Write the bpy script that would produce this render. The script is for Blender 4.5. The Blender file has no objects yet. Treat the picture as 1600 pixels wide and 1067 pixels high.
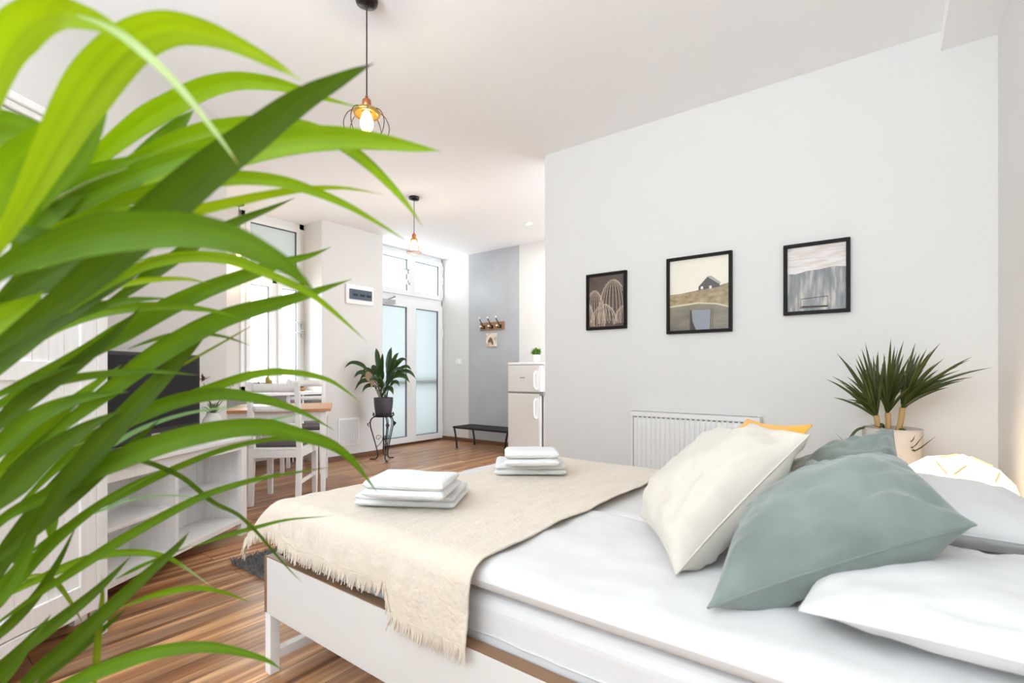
import bpy, math, random
from mathutils import Vector, Matrix, noise
random.seed(7)
S = bpy.context.scene
COL = S.collection
PI = math.pi
# ------------------------------------------------------------------ camera
F = 777.0; HZ = 581.0; EYE = 1.08; CEIL = 2.88
EX = Vector((0.7972, 0.6037, 0)); FY = Vector((-0.6037, 0.7972, 0))   # camera right / forward in the room
YAW = math.atan2(EX.y, EX.x)
cd = bpy.data.cameras.new('camera'); cam = bpy.data.objects.new('camera', cd); COL.objects.link(cam)
cam.location = (0, 0, EYE); cam.rotation_euler = (PI/2, 0, YAW)
cd.sensor_width = 36; cd.lens = F*36/1600; cd.shift_y = (HZ-533.5)/1600; cd.clip_start = 0.02
cd.dof.use_dof = True; cd.dof.focus_distance = 2.6; cd.dof.aperture_fstop = 3.8
S.camera = cam
# ------------------------------------------------------------------ light
S.view_settings.view_transform = 'Standard'; S.view_settings.look = 'None'
S.view_settings.gamma = 1.0; S.view_settings.use_curve_mapping = False
S.view_settings.exposure = 0.54
S.cycles.use_denoising = True
S.cycles.max_bounces = 10; S.cycles.diffuse_bounces = 7; S.cycles.transparent_max_bounces = 16
S.cycles.sample_clamp_indirect = 6
W = bpy.data.worlds.new('world'); S.world = W; W.use_nodes = True
bg = W.node_tree.nodes['Background']; bg.inputs[0].default_value = (0.81, 0.915, 1.0, 1); bg.inputs[1].default_value = 3.2
def area(name, loc, rot, sx, sy, power, col=(1, 1, 1)):
    l = bpy.data.lights.new(name, 'AREA'); l.shape = 'RECTANGLE'; l.size = sx; l.size_y = sy
    l.energy = power; l.color = col
    o = bpy.data.objects.new(name, l); COL.objects.link(o); o.location = loc; o.rotation_euler = rot
    return o
# daylight through door and window; side behind the camera left open for sky light
area('door_daylight', (-6.3, 4.95, 1.5), (0, -PI/2, 0), 2.6, 1.4, 35, (0.95, 0.98, 1))
area('window_daylight', (-6.4, 2.95, 1.9), (0, -PI/2, 0), 2.0, 0.9, 60, (0.95, 0.98, 1))
# added fill, aimed at the ceiling behind the camera to brighten the room
area('added_ceiling_fill', (-1.5, -1.9, 1.9), (PI-0.45, 0, 0), 2.6, 1.4, 205, (0.78, 0.905, 1))

# ------------------------------------------------------------------ helpers
def P(x, y, d):                     # a point seen at (x, y) at distance d in front of the camera
    return EX*((x-800)/F*d) + FY*d + Vector((0, 0, EYE-(y-HZ)/F*d))
def ray(x, y): return P(x, y, 1.0)-Vector((0, 0, EYE))
def onY(x, y, Y): r = ray(x, y); t = Y/r.y; return Vector((r.x*t, Y, EYE+r.z*t))
def onX(x, y, X): r = ray(x, y); t = X/r.x; return Vector((X, r.y*t, EYE+r.z*t))
def onZ(x, y, Z): r = ray(x, y); t = (Z-EYE)/r.z; return Vector((r.x*t, r.y*t, Z))
def CW(xc, d, z=0): return EX*xc + FY*d + Vector((0, 0, z))

class MB:
    def __init__(s): s.v = []; s.f = []; s.sm = []; s.mi = []; s.m = 0
    def add(s, vs, fs, smooth=False):
        n = len(s.v); s.v += [tuple(v) for v in vs]
        for f in fs: s.f.append([i+n for i in f]); s.sm.append(smooth); s.mi.append(s.m)
    def box(s, a, b, M=None):
        x0, y0, z0 = a; x1, y1, z1 = b
        if x0 > x1: x0, x1 = x1, x0
        if y0 > y1: y0, y1 = y1, y0
        if z0 > z1: z0, z1 = z1, z0
        vs = [Vector(p) for p in ((x0,y0,z0),(x1,y0,z0),(x1,y1,z0),(x0,y1,z0),(x0,y0,z1),(x1,y0,z1),(x1,y1,z1),(x0,y1,z1))]
        if M: vs = [M @ v for v in vs]
        s.add(vs, [(0,3,2,1),(4,5,6,7),(0,1,5,4),(1,2,6,5),(2,3,7,6),(3,0,4,7)]); return s
    def hexa(s, lo, hi):            # two quads, lower and upper ring
        s.add(list(lo)+list(hi), [(0,3,2,1),(4,5,6,7),(0,1,5,4),(1,2,6,5),(2,3,7,6),(3,0,4,7)]); return s
    def tube(s, pts, r, n=8, caps=True, flat=1.0):
        pts = [Vector(p) for p in pts]; m = len(pts)
        rs = r if isinstance(r, (list, tuple)) else [r]*m
        T0 = (pts[1]-pts[0]).normalized()
        up = Vector((0, 0, 1)) if abs(T0.z) < 0.9 else Vector((1, 0, 0))
        nrm = T0.cross(up).normalized(); vs = []; fs = []
        for i, p in enumerate(pts):
            T = (pts[min(i+1, m-1)]-pts[max(i-1, 0)]).normalized()
            nrm = (nrm-T*nrm.dot(T))
            nrm = nrm.normalized() if nrm.length > 1e-6 else T.orthogonal().normalized()
            b = T.cross(nrm)
            for k in range(n):
                a = 2*PI*k/n; vs.append(p+nrm*math.cos(a)*rs[i]+b*math.sin(a)*rs[i]*flat)
        for i in range(m-1):
            for k in range(n):
                fs.append((i*n+k, i*n+(k+1) % n, (i+1)*n+(k+1) % n, (i+1)*n+k))
        s.add(vs, fs, True)
        if caps:
            s.add(vs[:n], [tuple(range(n))[::-1]]); s.add(vs[-n:], [tuple(range(n))])
        return s
    def lathe(s, prof, c=(0, 0, 0), n=32, smooth=True):
        vs = []; fs = []; m = len(prof)
        for (r, z) in prof:
            for k in range(n):
                a = 2*PI*k/n; vs.append((c[0]+r*math.cos(a), c[1]+r*math.sin(a), c[2]+z))
        for i in range(m-1):
            for k in range(n):
                fs.append((i*n+k, i*n+(k+1) % n, (i+1)*n+(k+1) % n, (i+1)*n+k))
        s.add(vs, fs, smooth)
        if prof[0][0] > 1e-4: s.add(vs[:n], [tuple(range(n))[::-1]])
        if prof[-1][0] > 1e-4: s.add(vs[-n:], [tuple(range(n))])
        return s
    def grid(s, fn, nu, nv, smooth=True):
        vs = [fn(i/nu, j/nv) for j in range(nv+1) for i in range(nu+1)]
        fs = [(j*(nu+1)+i, j*(nu+1)+i+1, (j+1)*(nu+1)+i+1, (j+1)*(nu+1)+i) for j in range(nv) for i in range(nu)]
        s.add(vs, fs, smooth); return s
    def blade(s, pts, ws, up=None, fold=0.25, tilt=0.0, thick=None):
        # a leaf: ribbon with a folded midrib; widths ws along pts
        pts = [Vector(p) for p in pts]; m = len(pts); vs = []; fs = []
        for i, p in enumerate(pts):
            T = (pts[min(i+1, m-1)]-pts[max(i-1, 0)]).normalized()
            u = up(p, T) if callable(up) else Vector(up or (0, 0, 1))
            n = (u-T*u.dot(T)); n = n.normalized() if n.length > 1e-5 else T.orthogonal().normalized()
            side = T.cross(n)
            if tilt: side = side*math.cos(tilt)+n*math.sin(tilt); n = side.cross(T)
            w = ws[i]/2
            vs += [p-side*w+n*w*fold, p-side*w*.5+n*w*fold*.35, p, p+side*w*.5+n*w*fold*.35, p+side*w+n*w*fold]
        for i in range(m-1):
            for k in range(4): fs.append((i*5+k, i*5+k+1, (i+1)*5+k+1, (i+1)*5+k))
        s.add(vs, fs, True); return s
    def build(s, name, mat, parent=None, bevel=0, label=None, seg=2, subsurf=0, solid=0):
        me = bpy.data.meshes.new(name)
        org = Vector((0, 0, 0))
        if parent is None and s.v:     # origin at the base of the thing
            lo = [min(v[k] for v in s.v) for k in range(3)]; hi = [max(v[k] for v in s.v) for k in range(3)]
            org = Vector(((lo[0]+hi[0])/2, (lo[1]+hi[1])/2, lo[2]))
        me.from_pydata([tuple(Vector(v)-org) for v in s.v], [], s.f)
        me.polygons.foreach_set('use_smooth', s.sm)
        if any(s.mi): me.polygons.foreach_set('material_index', s.mi)
        for mm in (mat if isinstance(mat, (list, tuple)) else [mat]): me.materials.append(mm)
        me.update()
        o = bpy.data.objects.new(name, me); COL.objects.link(o); o.location = org
        if parent is not None: o.parent = parent
        if bevel:
            b = o.modifiers.new('edge', 'BEVEL'); b.width = bevel; b.segments = seg; b.limit_method = 'ANGLE'
        if subsurf:
            q = o.modifiers.new('smooth', 'SUBSURF'); q.levels = subsurf; q.render_levels = subsurf
        if solid:
            q = o.modifiers.new('solid', 'SOLIDIFY'); q.thickness = solid; q.offset = -1
        if label: o['label'] = label
        return o
def box(a, b, M=None): return MB().box(a, b, M)
def tag(o, label, cat, group=None, kind=None):
    o['label'] = label; o['category'] = cat
    if group: o['group'] = group
    if kind: o['kind'] = kind
    return o
def thing(name, label, cat, loc=(0, 0, 0), rz=0, group=None):
    o = bpy.data.objects.new(name, None); COL.objects.link(o); o.location = loc; o.rotation_euler = (0, 0, rz)
    o.empty_display_size = 0.1
    return tag(o, label, cat, group)
def struct(o): o['kind'] = 'structure'; return o
def sroot(name, loc=(0, 0, 0)):
    o = bpy.data.objects.new(name, None); COL.objects.link(o); o.location = loc; o['kind'] = 'structure'; return o
def dup(root, loc, rz, label, group=None):
    r = root.copy(); COL.objects.link(r); r.location = loc; r.rotation_euler = (0, 0, rz); r['label'] = label
    if group: r['group'] = group
    for ch in list(root.children):
        c = ch.copy(); COL.objects.link(c); c.parent = r
        for g in ch.children:
            d = g.copy(); COL.objects.link(d); d.parent = c
    return r
def spline(pts, n):
    pts = [Vector(p) for p in pts]; m = len(pts); out = []
    for k in range(n+1):
        u = k/n*(m-1); i = min(int(u), m-2); t = u-i
        p1, p2 = pts[i], pts[i+1]
        p0 = pts[i-1] if i > 0 else p1*2-p2; p3 = pts[i+2] if i+2 < m else p2*2-p1
        out.append(0.5*((2*p1)+(p2-p0)*t+(2*p0-5*p1+4*p2-p3)*t*t+(3*p1-p0-3*p2+p3)*t**3))
    return out
def nz(x, y, z=0): return noise.noise(Vector((x, y, z)))

# ------------------------------------------------------------------ materials
def lin(c): return tuple(((v/255+0.055)/1.055)**2.4 if v > 10 else v/255/12.92 for v in c)+(1,)
def mat(name, rgb, rough=0.5, metal=0, bump=0, bscale=50, var=0, vscale=8, sheen=0, spec=0.5, emit=None, es=0, trans=0, stretch=None):
    m = bpy.data.materials.new(name); m.use_nodes = True; nt = m.node_tree; N = nt.nodes; L = nt.links
    b = N['Principled BSDF']; c = lin(rgb)
    b.inputs['Base Color'].default_value = c; b.inputs['Roughness'].default_value = rough
    b.inputs['Metallic'].default_value = metal; b.inputs['Specular IOR Level'].default_value = spec
    b.inputs['Sheen Weight'].default_value = sheen
    if emit: b.inputs['Emission Color'].default_value = lin(emit); b.inputs['Emission Strength'].default_value = es
    tc = N.new('ShaderNodeTexCoord'); mp = N.new('ShaderNodeMapping'); L.new(tc.outputs['Object'], mp.inputs[0])
    if stretch: mp.inputs['Scale'].default_value = stretch
    if bump:
        t = N.new('ShaderNodeTexNoise'); t.inputs['Scale'].default_value = bscale; t.inputs['Detail'].default_value = 4
        L.new(mp.outputs[0], t.inputs[0]); bp = N.new('ShaderNodeBump'); bp.inputs['Strength'].default_value = bump
        bp.inputs['Distance'].default_value = 0.01
        L.new(t.outputs[0], bp.inputs['Height']); L.new(bp.outputs[0], b.inputs['Normal'])
    if var:
        t = N.new('ShaderNodeTexNoise'); t.inputs['Scale'].default_value = vscale; t.inputs['Detail'].default_value = 5
        L.new(mp.outputs[0], t.inputs[0])
        mx = N.new('ShaderNodeMixRGB'); mx.inputs[1].default_value = tuple(min(1, v*(1+var)) for v in c[:3])+(1,)
        mx.inputs[2].default_value = tuple(v*(1-var) for v in c[:3])+(1,)
        rg_ = N.new('ShaderNodeMapRange'); rg_.inputs['From Min'].default_value = 0.32; rg_.inputs['From Max'].default_value = 0.68
        L.new(t.outputs[0], rg_.inputs[0]); L.new(rg_.outputs[0], mx.inputs[0]); L.new(mx.outputs[0], b.inputs['Base Color'])
    if trans:
        tr = N.new('ShaderNodeBsdfTranslucent'); tr.inputs[0].default_value = c
        ms = N.new('ShaderNodeMixShader'); ms.inputs[0].default_value = trans
        L.new(b.outputs[0], ms.inputs[1]); L.new(tr.outputs[0], ms.inputs[2]); L.new(ms.outputs[0], N['Material Output'].inputs[0])
    return m
def glassmat(name, tint=(0.96, 0.98, 0.98), refl=0.07):
    m = bpy.data.materials.new(name); m.use_nodes = True; nt = m.node_tree; N = nt.nodes; L = nt.links
    N.remove(N['Principled BSDF']); t = N.new('ShaderNodeBsdfTransparent'); t.inputs[0].default_value = tint+(1,)
    g = N.new('ShaderNodeBsdfGlossy'); g.inputs['Roughness'].default_value = 0.03
    ms = N.new('ShaderNodeMixShader'); ms.inputs[0].default_value = refl
    L.new(t.outputs[0], ms.inputs[1]); L.new(g.outputs[0], ms.inputs[2]); L.new(ms.outputs[0], N['Material Output'].inputs[0])
    return m
def frostmat(name, rgb, through=0.25):
    m = bpy.data.materials.new(name); m.use_nodes = True; nt = m.node_tree; N = nt.nodes; L = nt.links
    b = N['Principled BSDF']; b.inputs['Base Color'].default_value = lin(rgb); b.inputs['Roughness'].default_value = 0.25
    tr = N.new('ShaderNodeBsdfTranslucent'); tr.inputs[0].default_value = lin(rgb)
    tp = N.new('ShaderNodeBsdfTransparent'); tp.inputs[0].default_value = (0.9, 0.95, 0.97, 1)
    m1 = N.new('ShaderNodeMixShader'); m1.inputs[0].default_value = 0.7
    m2 = N.new('ShaderNodeMixShader'); m2.inputs[0].default_value = through
    L.new(b.outputs[0], m1.inputs[1]); L.new(tr.outputs[0], m1.inputs[2]); L.new(m1.outputs[0], m2.inputs[1]); L.new(tp.outputs[0], m2.inputs[2])
    L.new(m2.outputs[0], N['Material Output'].inputs[0]); return m

def floormat():
    m = bpy.data.materials.new('wood_floor'); m.use_nodes = True; nt = m.node_tree; N = nt.nodes; L = nt.links
    b = N['Principled BSDF']
    tc = N.new('ShaderNodeTexCoord'); mp = N.new('ShaderNodeMapping'); mp.inputs['Rotation'].default_value = (0, 0, PI/2)
    L.new(tc.outputs['Object'], mp.inputs[0])
    br = N.new('ShaderNodeTexBrick'); br.offset = 0.37; br.inputs['Scale'].default_value = 1
    br.inputs['Brick Width'].default_value = 1.35; br.inputs['Row Height'].default_value = 0.19
    br.inputs['Mortar Size'].default_value = 0.0015; br.inputs['Color1'].default_value = (0, 0, 0, 1); br.inputs['Color2'].default_value = (1, 1, 1, 1)
    br.inputs['Mortar'].default_value = (0.5, 0.5, 0.5, 1)
    L.new(mp.outputs[0], br.inputs[0])
    # grain streaks along the plank, offset per plank
    sc = N.new('ShaderNodeVectorMath'); sc.operation = 'MULTIPLY'; sc.inputs[1].default_value = (0.55, 13, 1); L.new(mp.outputs[0], sc.inputs[0])
    ad = N.new('ShaderNodeVectorMath'); ad.operation = 'ADD'
    sh = N.new('ShaderNodeVectorMath'); sh.operation = 'SCALE'; sh.inputs['Scale'].default_value = 23
    L.new(br.outputs[0], sh.inputs[0]); L.new(sc.outputs[0], ad.inputs[0]); L.new(sh.outputs[0], ad.inputs[1])
    n1 = N.new('ShaderNodeTexNoise'); n1.inputs['Scale'].default_value = 1.6; n1.inputs['Detail'].default_value = 7; n1.inputs['Roughness'].default_value = 0.6; n1.inputs['Distortion'].default_value = 0.6
    L.new(ad.outputs[0], n1.inputs[0])
    cr = N.new('ShaderNodeValToRGB'); e = cr.color_ramp.elements
    e[0].position = 0.33; e[0].color = lin((104, 66, 40)); e[1].position = 0.68; e[1].color = lin((232, 188, 138))
    x = cr.color_ramp.elements.new(0.47); x.color = lin((160, 108, 68)); x = cr.color_ramp.elements.new(0.56); x.color = lin((190, 138, 92))
    L.new(n1.outputs[0], cr.inputs[0])
    # greyer streaks
    n2 = N.new('ShaderNodeTexNoise'); n2.inputs['Scale'].default_value = 0.8; n2.inputs['Detail'].default_value = 3; L.new(ad.outputs[0], n2.inputs[0])
    c2 = N.new('ShaderNodeValToRGB'); c2.color_ramp.elements[0].position = 0.5; c2.color_ramp.elements[1].position = 0.72
    c2.color_ramp.elements[0].color = (0, 0, 0, 1); c2.color_ramp.elements[1].color = (0.7, 0.7, 0.7, 1); L.new(n2.outputs[0], c2.inputs[0])
    mx = N.new('ShaderNodeMixRGB'); mx.inputs[2].default_value = lin((142, 118, 98)); L.new(c2.outputs[0], mx.inputs[0]); L.new(cr.outputs[0], mx.inputs[1])
    # per plank brightness and the seams
    mr = N.new('ShaderNodeMapRange'); mr.inputs['To Min'].default_value = 0.82; mr.inputs['To Max'].default_value = 1.12; L.new(br.outputs[0], mr.inputs[0])
    mm = N.new('ShaderNodeMixRGB'); mm.blend_type = 'MULTIPLY'; mm.inputs[0].default_value = 1; L.new(mx.outputs[0], mm.inputs[1]); L.new(mr.outputs[0], mm.inputs[2])
    ms = N.new('ShaderNodeMixRGB'); ms.inputs[2].default_value = lin((70, 42, 28)); L.new(br.outputs['Fac'], ms.inputs[0]); L.new(mm.outputs[0], ms.inputs[1])
    L.new(ms.outputs[0], b.inputs['Base Color']); b.inputs['Roughness'].default_value = 0.3; b.inputs['Specular IOR Level'].default_value = 0.45
    bp = N.new('ShaderNodeBump'); bp.inputs['Strength'].default_value = 0.12; bp.inputs['Distance'].default_value = 0.004
    L.new(n1.outputs[0], bp.inputs['Height']); L.new(bp.outputs[0], b.inputs['Normal']); return m
def woodmat(name, a, b_, scale=(1, 12, 12), rough=0.4):
    m = bpy.data.materials.new(name); m.use_nodes = True; nt = m.node_tree; N = nt.nodes; L = nt.links
    b = N['Principled BSDF']; tc = N.new('ShaderNodeTexCoord'); mp = N.new('ShaderNodeMapping'); mp.inputs['Scale'].default_value = scale
    n = N.new('ShaderNodeTexNoise'); n.inputs['Scale'].default_value = 3; n.inputs['Detail'].default_value = 6
    mx = N.new('ShaderNodeMixRGB'); mx.inputs[1].default_value = lin(a); mx.inputs[2].default_value = lin(b_)
    L.new(tc.outputs['Object'], mp.inputs[0]); L.new(mp.outputs[0], n.inputs[0]); L.new(n.outputs[0], mx.inputs[0]); L.new(mx.outputs[0], b.inputs['Base Color'])
    b.inputs['Roughness'].default_value = rough; return m

M = {}
M['wall'] = mat('white_wall_paint', (222, 220, 217), 0.75, bump=0.04, bscale=120)
M['ceil'] = mat('ceiling_paint', (247, 247, 247), 0.85, bump=0.03, bscale=90)
M['grey'] = mat('grey_gloss_wall_paint', (180, 182, 185), 0.22, bump=0.12, bscale=9, var=0.05, vscale=3)
M['floor'] = floormat()
M['skirt'] = woodmat('brown_skirting_wood', (96, 64, 46), (128, 88, 62), (4, 4, 40))
M['upvc'] = mat('white_window_plastic', (240, 241, 241), 0.3)
M['gasket'] = mat('dark_gasket', (84, 88, 92), 0.6)
M['glass'] = glassmat('clear_pane')
M['frost'] = frostmat('frosted_door_pane', (172, 175, 174), 0.05)
M['blind'] = frostmat('pale_blind_pane', (152, 152, 148), 0.02)
M['chrome'] = mat('brushed_metal', (196, 198, 200), 0.25, 1)
M['whitewood'] = mat('white_stained_pine', (243, 243, 243), 0.42, bump=0.1, bscale=30, var=0.035, vscale=5, stretch=(12, 12, 1))
M['whitewoodh'] = mat('white_stained_pine_flat', (243, 243, 243), 0.4, bump=0.1, bscale=30, var=0.03, vscale=5, stretch=(1, 12, 1))
M['lacquer'] = mat('white_lacquer', (214, 213, 210), 0.35)
M['metalw'] = mat('white_powder_metal', (240, 240, 240), 0.35)
M['black'] = mat('black_plastic', (18, 18, 20), 0.25)
M['screen'] = mat('dark_screen', (16, 16, 26), 0.2, spec=0.2)
M['blackmetal'] = mat('black_wrought_metal', (34, 30, 32), 0.4, 0.3)
M['copper'] = mat('copper_socket', (190, 120, 84), 0.28, 0.9)
M['brass'] = mat('aged_brass', (196, 160, 90), 0.3, 0.85)
M['wire'] = mat('dark_bronze_wire', (70, 54, 44), 0.35, 0.8)
M['cord'] = mat('black_cord', (30, 30, 30), 0.6)
M['bulb'] = mat('lit_bulb', (255, 220, 160), 0.3, emit=(255, 214, 140), es=9)
M['oak'] = woodmat('oiled_oak_top', (172, 116, 66), (206, 150, 94), (2, 14, 14))
M['brownedge'] = woodmat('walnut_edge', (122, 92, 68), (146, 112, 84), (3, 20, 20))
M['rusticboard'] = woodmat('rustic_board', (120, 86, 58), (172, 130, 94), (3, 20, 20), 0.6)
M['seatpad'] = mat('dark_mauve_seat_fabric', (96, 86, 90), 0.9, bump=0.3, bscale=300)
M['ceramic'] = mat('white_ceramic', (228, 226, 224), 0.25)
M['darkpot'] = mat('dark_grey_pot', (66, 62, 70), 0.55)
M['soil'] = mat('potting_soil', (60, 44, 34), 0.95, bump=0.6, bscale=60)
M['linen'] = mat('white_cotton', (212, 210, 209), 0.85, bump=0.15, bscale=14, sheen=0.2)
M['sheet'] = mat('white_fitted_sheet', (210, 208, 208), 0.85, bump=0.25, bscale=10, sheen=0.2)
M['throw'] = mat('cream_woven_throw', (212, 199, 183), 0.95, bump=0.42, bscale=80, var=0.03, vscale=20, sheen=0.3)
M['towel'] = mat('white_terry_towel', (224, 224, 223), 0.95, bump=0.5, bscale=260, sheen=0.4)
M['creamfab'] = mat('cream_cotton_cushion', (202, 194, 183), 0.85, bump=0.15, bscale=25, sheen=0.2)
M['green'] = mat('sage_velvet', (116, 126, 119), 0.8, bump=0.2, bscale=24, var=0.24, vscale=5, sheen=0.35)
M['yellow'] = mat('mustard_cotton', (232, 170, 60), 0.8, bump=0.15, bscale=40, sheen=0.2)
M['rug'] = mat('grey_shag_rug', (120, 116, 116), 1, bump=1, bscale=150, var=0.3, vscale=60)
M['radiator'] = mat('white_radiator_enamel', (232, 231, 229), 0.35)
M['fridge'] = mat('fridge_enamel', (222, 221, 218), 0.3)
M['fridgew'] = mat('fridge_white_plastic', (240, 240, 240), 0.35)
M['greyplast'] = mat('grey_plastic', (140, 140, 140), 0.4)
M['frame'] = mat('black_picture_frame', (26, 21, 19), 0.5, spec=0.15)
M['lampshade'] = mat('glowing_paper_shade', (255, 250, 240), 0.6, emit=(255, 232, 196), es=0.75)
M['lampstrut'] = mat('pale_wood_strut', (238, 214, 168), 0.5)
M['palewood'] = mat('pale_birch', (226, 196, 156), 0.5)
M['twine'] = mat('twine_loop', (214, 184, 138), 0.9)
M['plastic_glass'] = mat('smoky_cover', (78, 92, 108), 0.1)
M['trunk'] = mat('tan_plant_cane', (176, 146, 96), 0.8, bump=0.4, bscale=60)
M['greytrunk'] = mat('pale_textured_pot', (192, 184, 178), 0.8, bump=0.6, bscale=25)
def leafmat(name, base, trans, rough=0.4, var=0.15):
    m = bpy.data.materials.new(name); m.use_nodes = True; nt = m.node_tree; N = nt.nodes; L = nt.links
    b = N['Principled BSDF']; b.inputs['Roughness'].default_value = rough
    at = N.new('ShaderNodeAttribute'); at.attribute_name = 'leaf'
    tc = N.new('ShaderNodeTexCoord'); n = N.new('ShaderNodeTexNoise'); n.inputs['Scale'].default_value = 14
    L.new(tc.outputs['Object'], n.inputs[0])
    mr = N.new('ShaderNodeMapRange'); mr.inputs['To Min'].default_value = 1-var; mr.inputs['To Max'].default_value = 1+var; L.new(n.outputs[0], mr.inputs[0])
    mm = N.new('ShaderNodeMixRGB'); mm.blend_type = 'MULTIPLY'; mm.inputs[0].default_value = 1
    if base is None: L.new(at.outputs['Color'], mm.inputs[1])
    else: mm.inputs[1].default_value = lin(base)
    L.new(mr.outputs[0], mm.inputs[2]); L.new(mm.outputs[0], b.inputs['Base Color'])
    tr = N.new('ShaderNodeBsdfTranslucent'); L.new(mm.outputs[0], tr.inputs[0])
    ms = N.new('ShaderNodeMixShader'); ms.inputs[0].default_value = trans
    L.new(b.outputs[0], ms.inputs[1]); L.new(tr.outputs[0], ms.inputs[2]); L.new(ms.outputs[0], N['Material Output'].inputs[0]); return m
M['palm'] = leafmat('areca_leaf', None, 0.5, 0.5); M['palm'].node_tree.nodes['Principled BSDF'].inputs['Specular IOR Level'].default_value = 0.22
M['palmstem'] = mat('areca_stem', (116, 136, 30), 0.4)
M['lily'] = leafmat('dark_glossy_leaf', (40, 70, 24), 0.2, 0.3)
M['dracaena'] = leafmat('dracaena_leaf', (66, 76, 30), 0.15, 0.4, 0.3)
M['herb'] = leafmat('bright_herb_leaf', (96, 150, 50), 0.3)
M['succ'] = leafmat('red_succulent', (122, 66, 64), 0.1)
M['agave'] = leafmat('variegated_leaf', (120, 130, 96), 0.1)
M['cactus'] = mat('olive_cactus', (150, 140, 50), 0.7, bump=0.5, bscale=80)
M['dried'] = mat('dried_flower', (140, 104, 88), 0.9)

# ------------------------------------------------------------------ the room
WX = -5.74; PX = -5.335; GY = 5.69; WY = 3.464; EXW = 0.438
fl = box((WX-0.3, -3.4, -0.1), (EXW+0.2, GY+0.2, 0)).build('floor', M['floor']); struct(fl)
MB2 = MB()
ce = box((WX-0.3, -3.4, CEIL), (EXW+0.2, GY+0.2, CEIL+0.12)).build('ceiling', M['ceil']); struct(ce)
struct(box((-2.279, WY, 0), (EXW+0.2, WY+0.16, CEIL)).build('wall_picture', M['wall']))
struct(box((EXW, -3.4, 0), (EXW+0.15, WY, CEIL)).build('wall_end', M['wall']))
struct(box((0.221, -3.4, CEIL-0.105), (EXW, WY, CEIL)).build('trim_1', M['ceil']))           # ceiling bulkhead
struct(box((WX-0.2, GY, 0), (-1.6, GY+0.15, CEIL)).build('wall_entry', M['wall']))
struct(box((PX-0.4, 3.325, 0), (PX, 4.21, CEIL)).build('wall_pier', M['wall']))
# grey painted stripe on the entry wall, a thin coat of gloss paint
g0 = onY(732.5, 500, GY); g1 = onY(811.3, 500, GY)
struct(box((g0.x, GY-0.003, 0.0), (g1.x, GY, CEIL)).build('trim_2', M['grey']))
# left wall, set at an angle, ending in an outer corner
C = CW(-2.07, 3.606); Ld = (EX*0.064+FY*0.998); Wd = (EX*0.998-FY*0.064)
A = C-Ld*6.2
m = MB(); a0, a1, b1, b0 = A, C, C-Wd*0.2, A-Wd*0.2
m.hexa([v+Vector((0, 0, 0)) for v in (a0, a1, b1, b0)], [v+Vector((0, 0, CEIL)) for v in (a0, a1, b1, b0)])
struct(m.build('wall_left', M['wall']))
struct(box((WX-0.1, C.y-0.15, 0), (C.x-0.12, C.y+0.0, CEIL)).build('wall_return', M['wall']))
# window wall: below, above and beside the window
y0w = onX(375, 500, WX).y; y1w = 3.325
sillz = 0.86
m = MB(); m.box((WX-0.2, C.y, 0), (WX, y0w, CEIL)); m.box((WX-0.2, y0w, 0), (WX, y1w, sillz))
struct(m.build('wall_window', M['wall']))
# skirting boards
def skirt(n, a, b): struct(box(a, b).build('baseboard_'+n, M['skirt'], bevel=0.003))
skirt('pier', (PX, 3.325, 0), (PX+0.014, 4.224, 0.06)); skirt('pier_side', (WX, 4.21, 0), (PX+0.014, 4.224, 0.06))
skirt('entry', (WX, GY-0.014, 0), (-3.0, GY, 0.06)); skirt('door', (WX, 4.224, 0), (WX+0.012, GY-0.014, 0.03))
skirt('picture', (-2.28, WY-0.014, 0), (EXW, WY, 0.06)); skirt('window', (WX, C.y, 0), (WX+0.014, 3.32, 0.06))

# ---- window
win = sroot('window_1', (WX, (y0w+y1w)/2, sillz))
def rel(o, root):
    o.parent = root; o.location = o.location-root.location; return o
def wbox(name, mt, ya, yb, za, zb, xa=-0.03, xb=0.04, bevel=0.004, root=win):
    return rel(box((WX+xa, ya, za), (WX+xb, yb, zb)).build(name, mt, bevel=bevel), root)
zT0, zT1 = 2.11, 2.2; ym = onX(428, 500, WX).y
m = MB()
for a, b in (((y0w, sillz), (y0w+0.05, CEIL)), ((y1w-0.06, sillz), (y1w, CEIL)), ((y0w, sillz), (y1w, sillz+0.06)), ((y0w, CEIL-0.07), (y1w, CEIL)), ((y0w, zT0), (y1w, zT1)), ((ym-0.03, sillz), (ym+0.03, zT1))):
    m.box((WX-0.04, a[0], a[1]), (WX+0.02, b[0], b[1]))
rel(m.build('window_frame', M['upvc'], bevel=0.004), win)
def sash(ya, yb, za, zb, pane, root):
    w = 0.045; m = MB()
    for (p, q, r, s_) in ((ya, za, ya+w, zb), (yb-w, za, yb, zb), (ya+w, za, yb-w, za+w), (ya+w, zb-w, yb-w, zb)): m.box((WX-0.02, p, q), (WX+0.045, r, s_))
    sh = rel(m.build('sash', M['upvc'], bevel=0.004), root)
    m = MB(); g = 0.006
    for (p, q, r, s_) in ((ya+w, za+w, ya+w+g, zb-w), (yb-w-g, za+w, yb-w, zb-w), (ya+w, zb-w-g, yb-w, zb-w)): m.box((WX, p, q), (WX+0.03, r, s_))
    gk = m.build('gasket', M['gasket']); gk.parent = sh; gk.location = gk.location-(root.location+sh.location)
    pn = box((WX+0.0, ya+w, za+w), (WX+0.008, yb-w, zb-w)).build('pane', pane); pn.parent = sh; pn.location = pn.location-(root.location+sh.location)
    return sh
sash(y0w+0.05, ym-0.03, sillz+0.06, zT0, M['glass'], win); sash(ym+0.03, y1w-0.06, sillz+0.06, zT0, M['glass'], win)
sash(y0w+0.05, y1w-0.06, zT1, CEIL-0.07, M['blind'], win)
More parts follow.
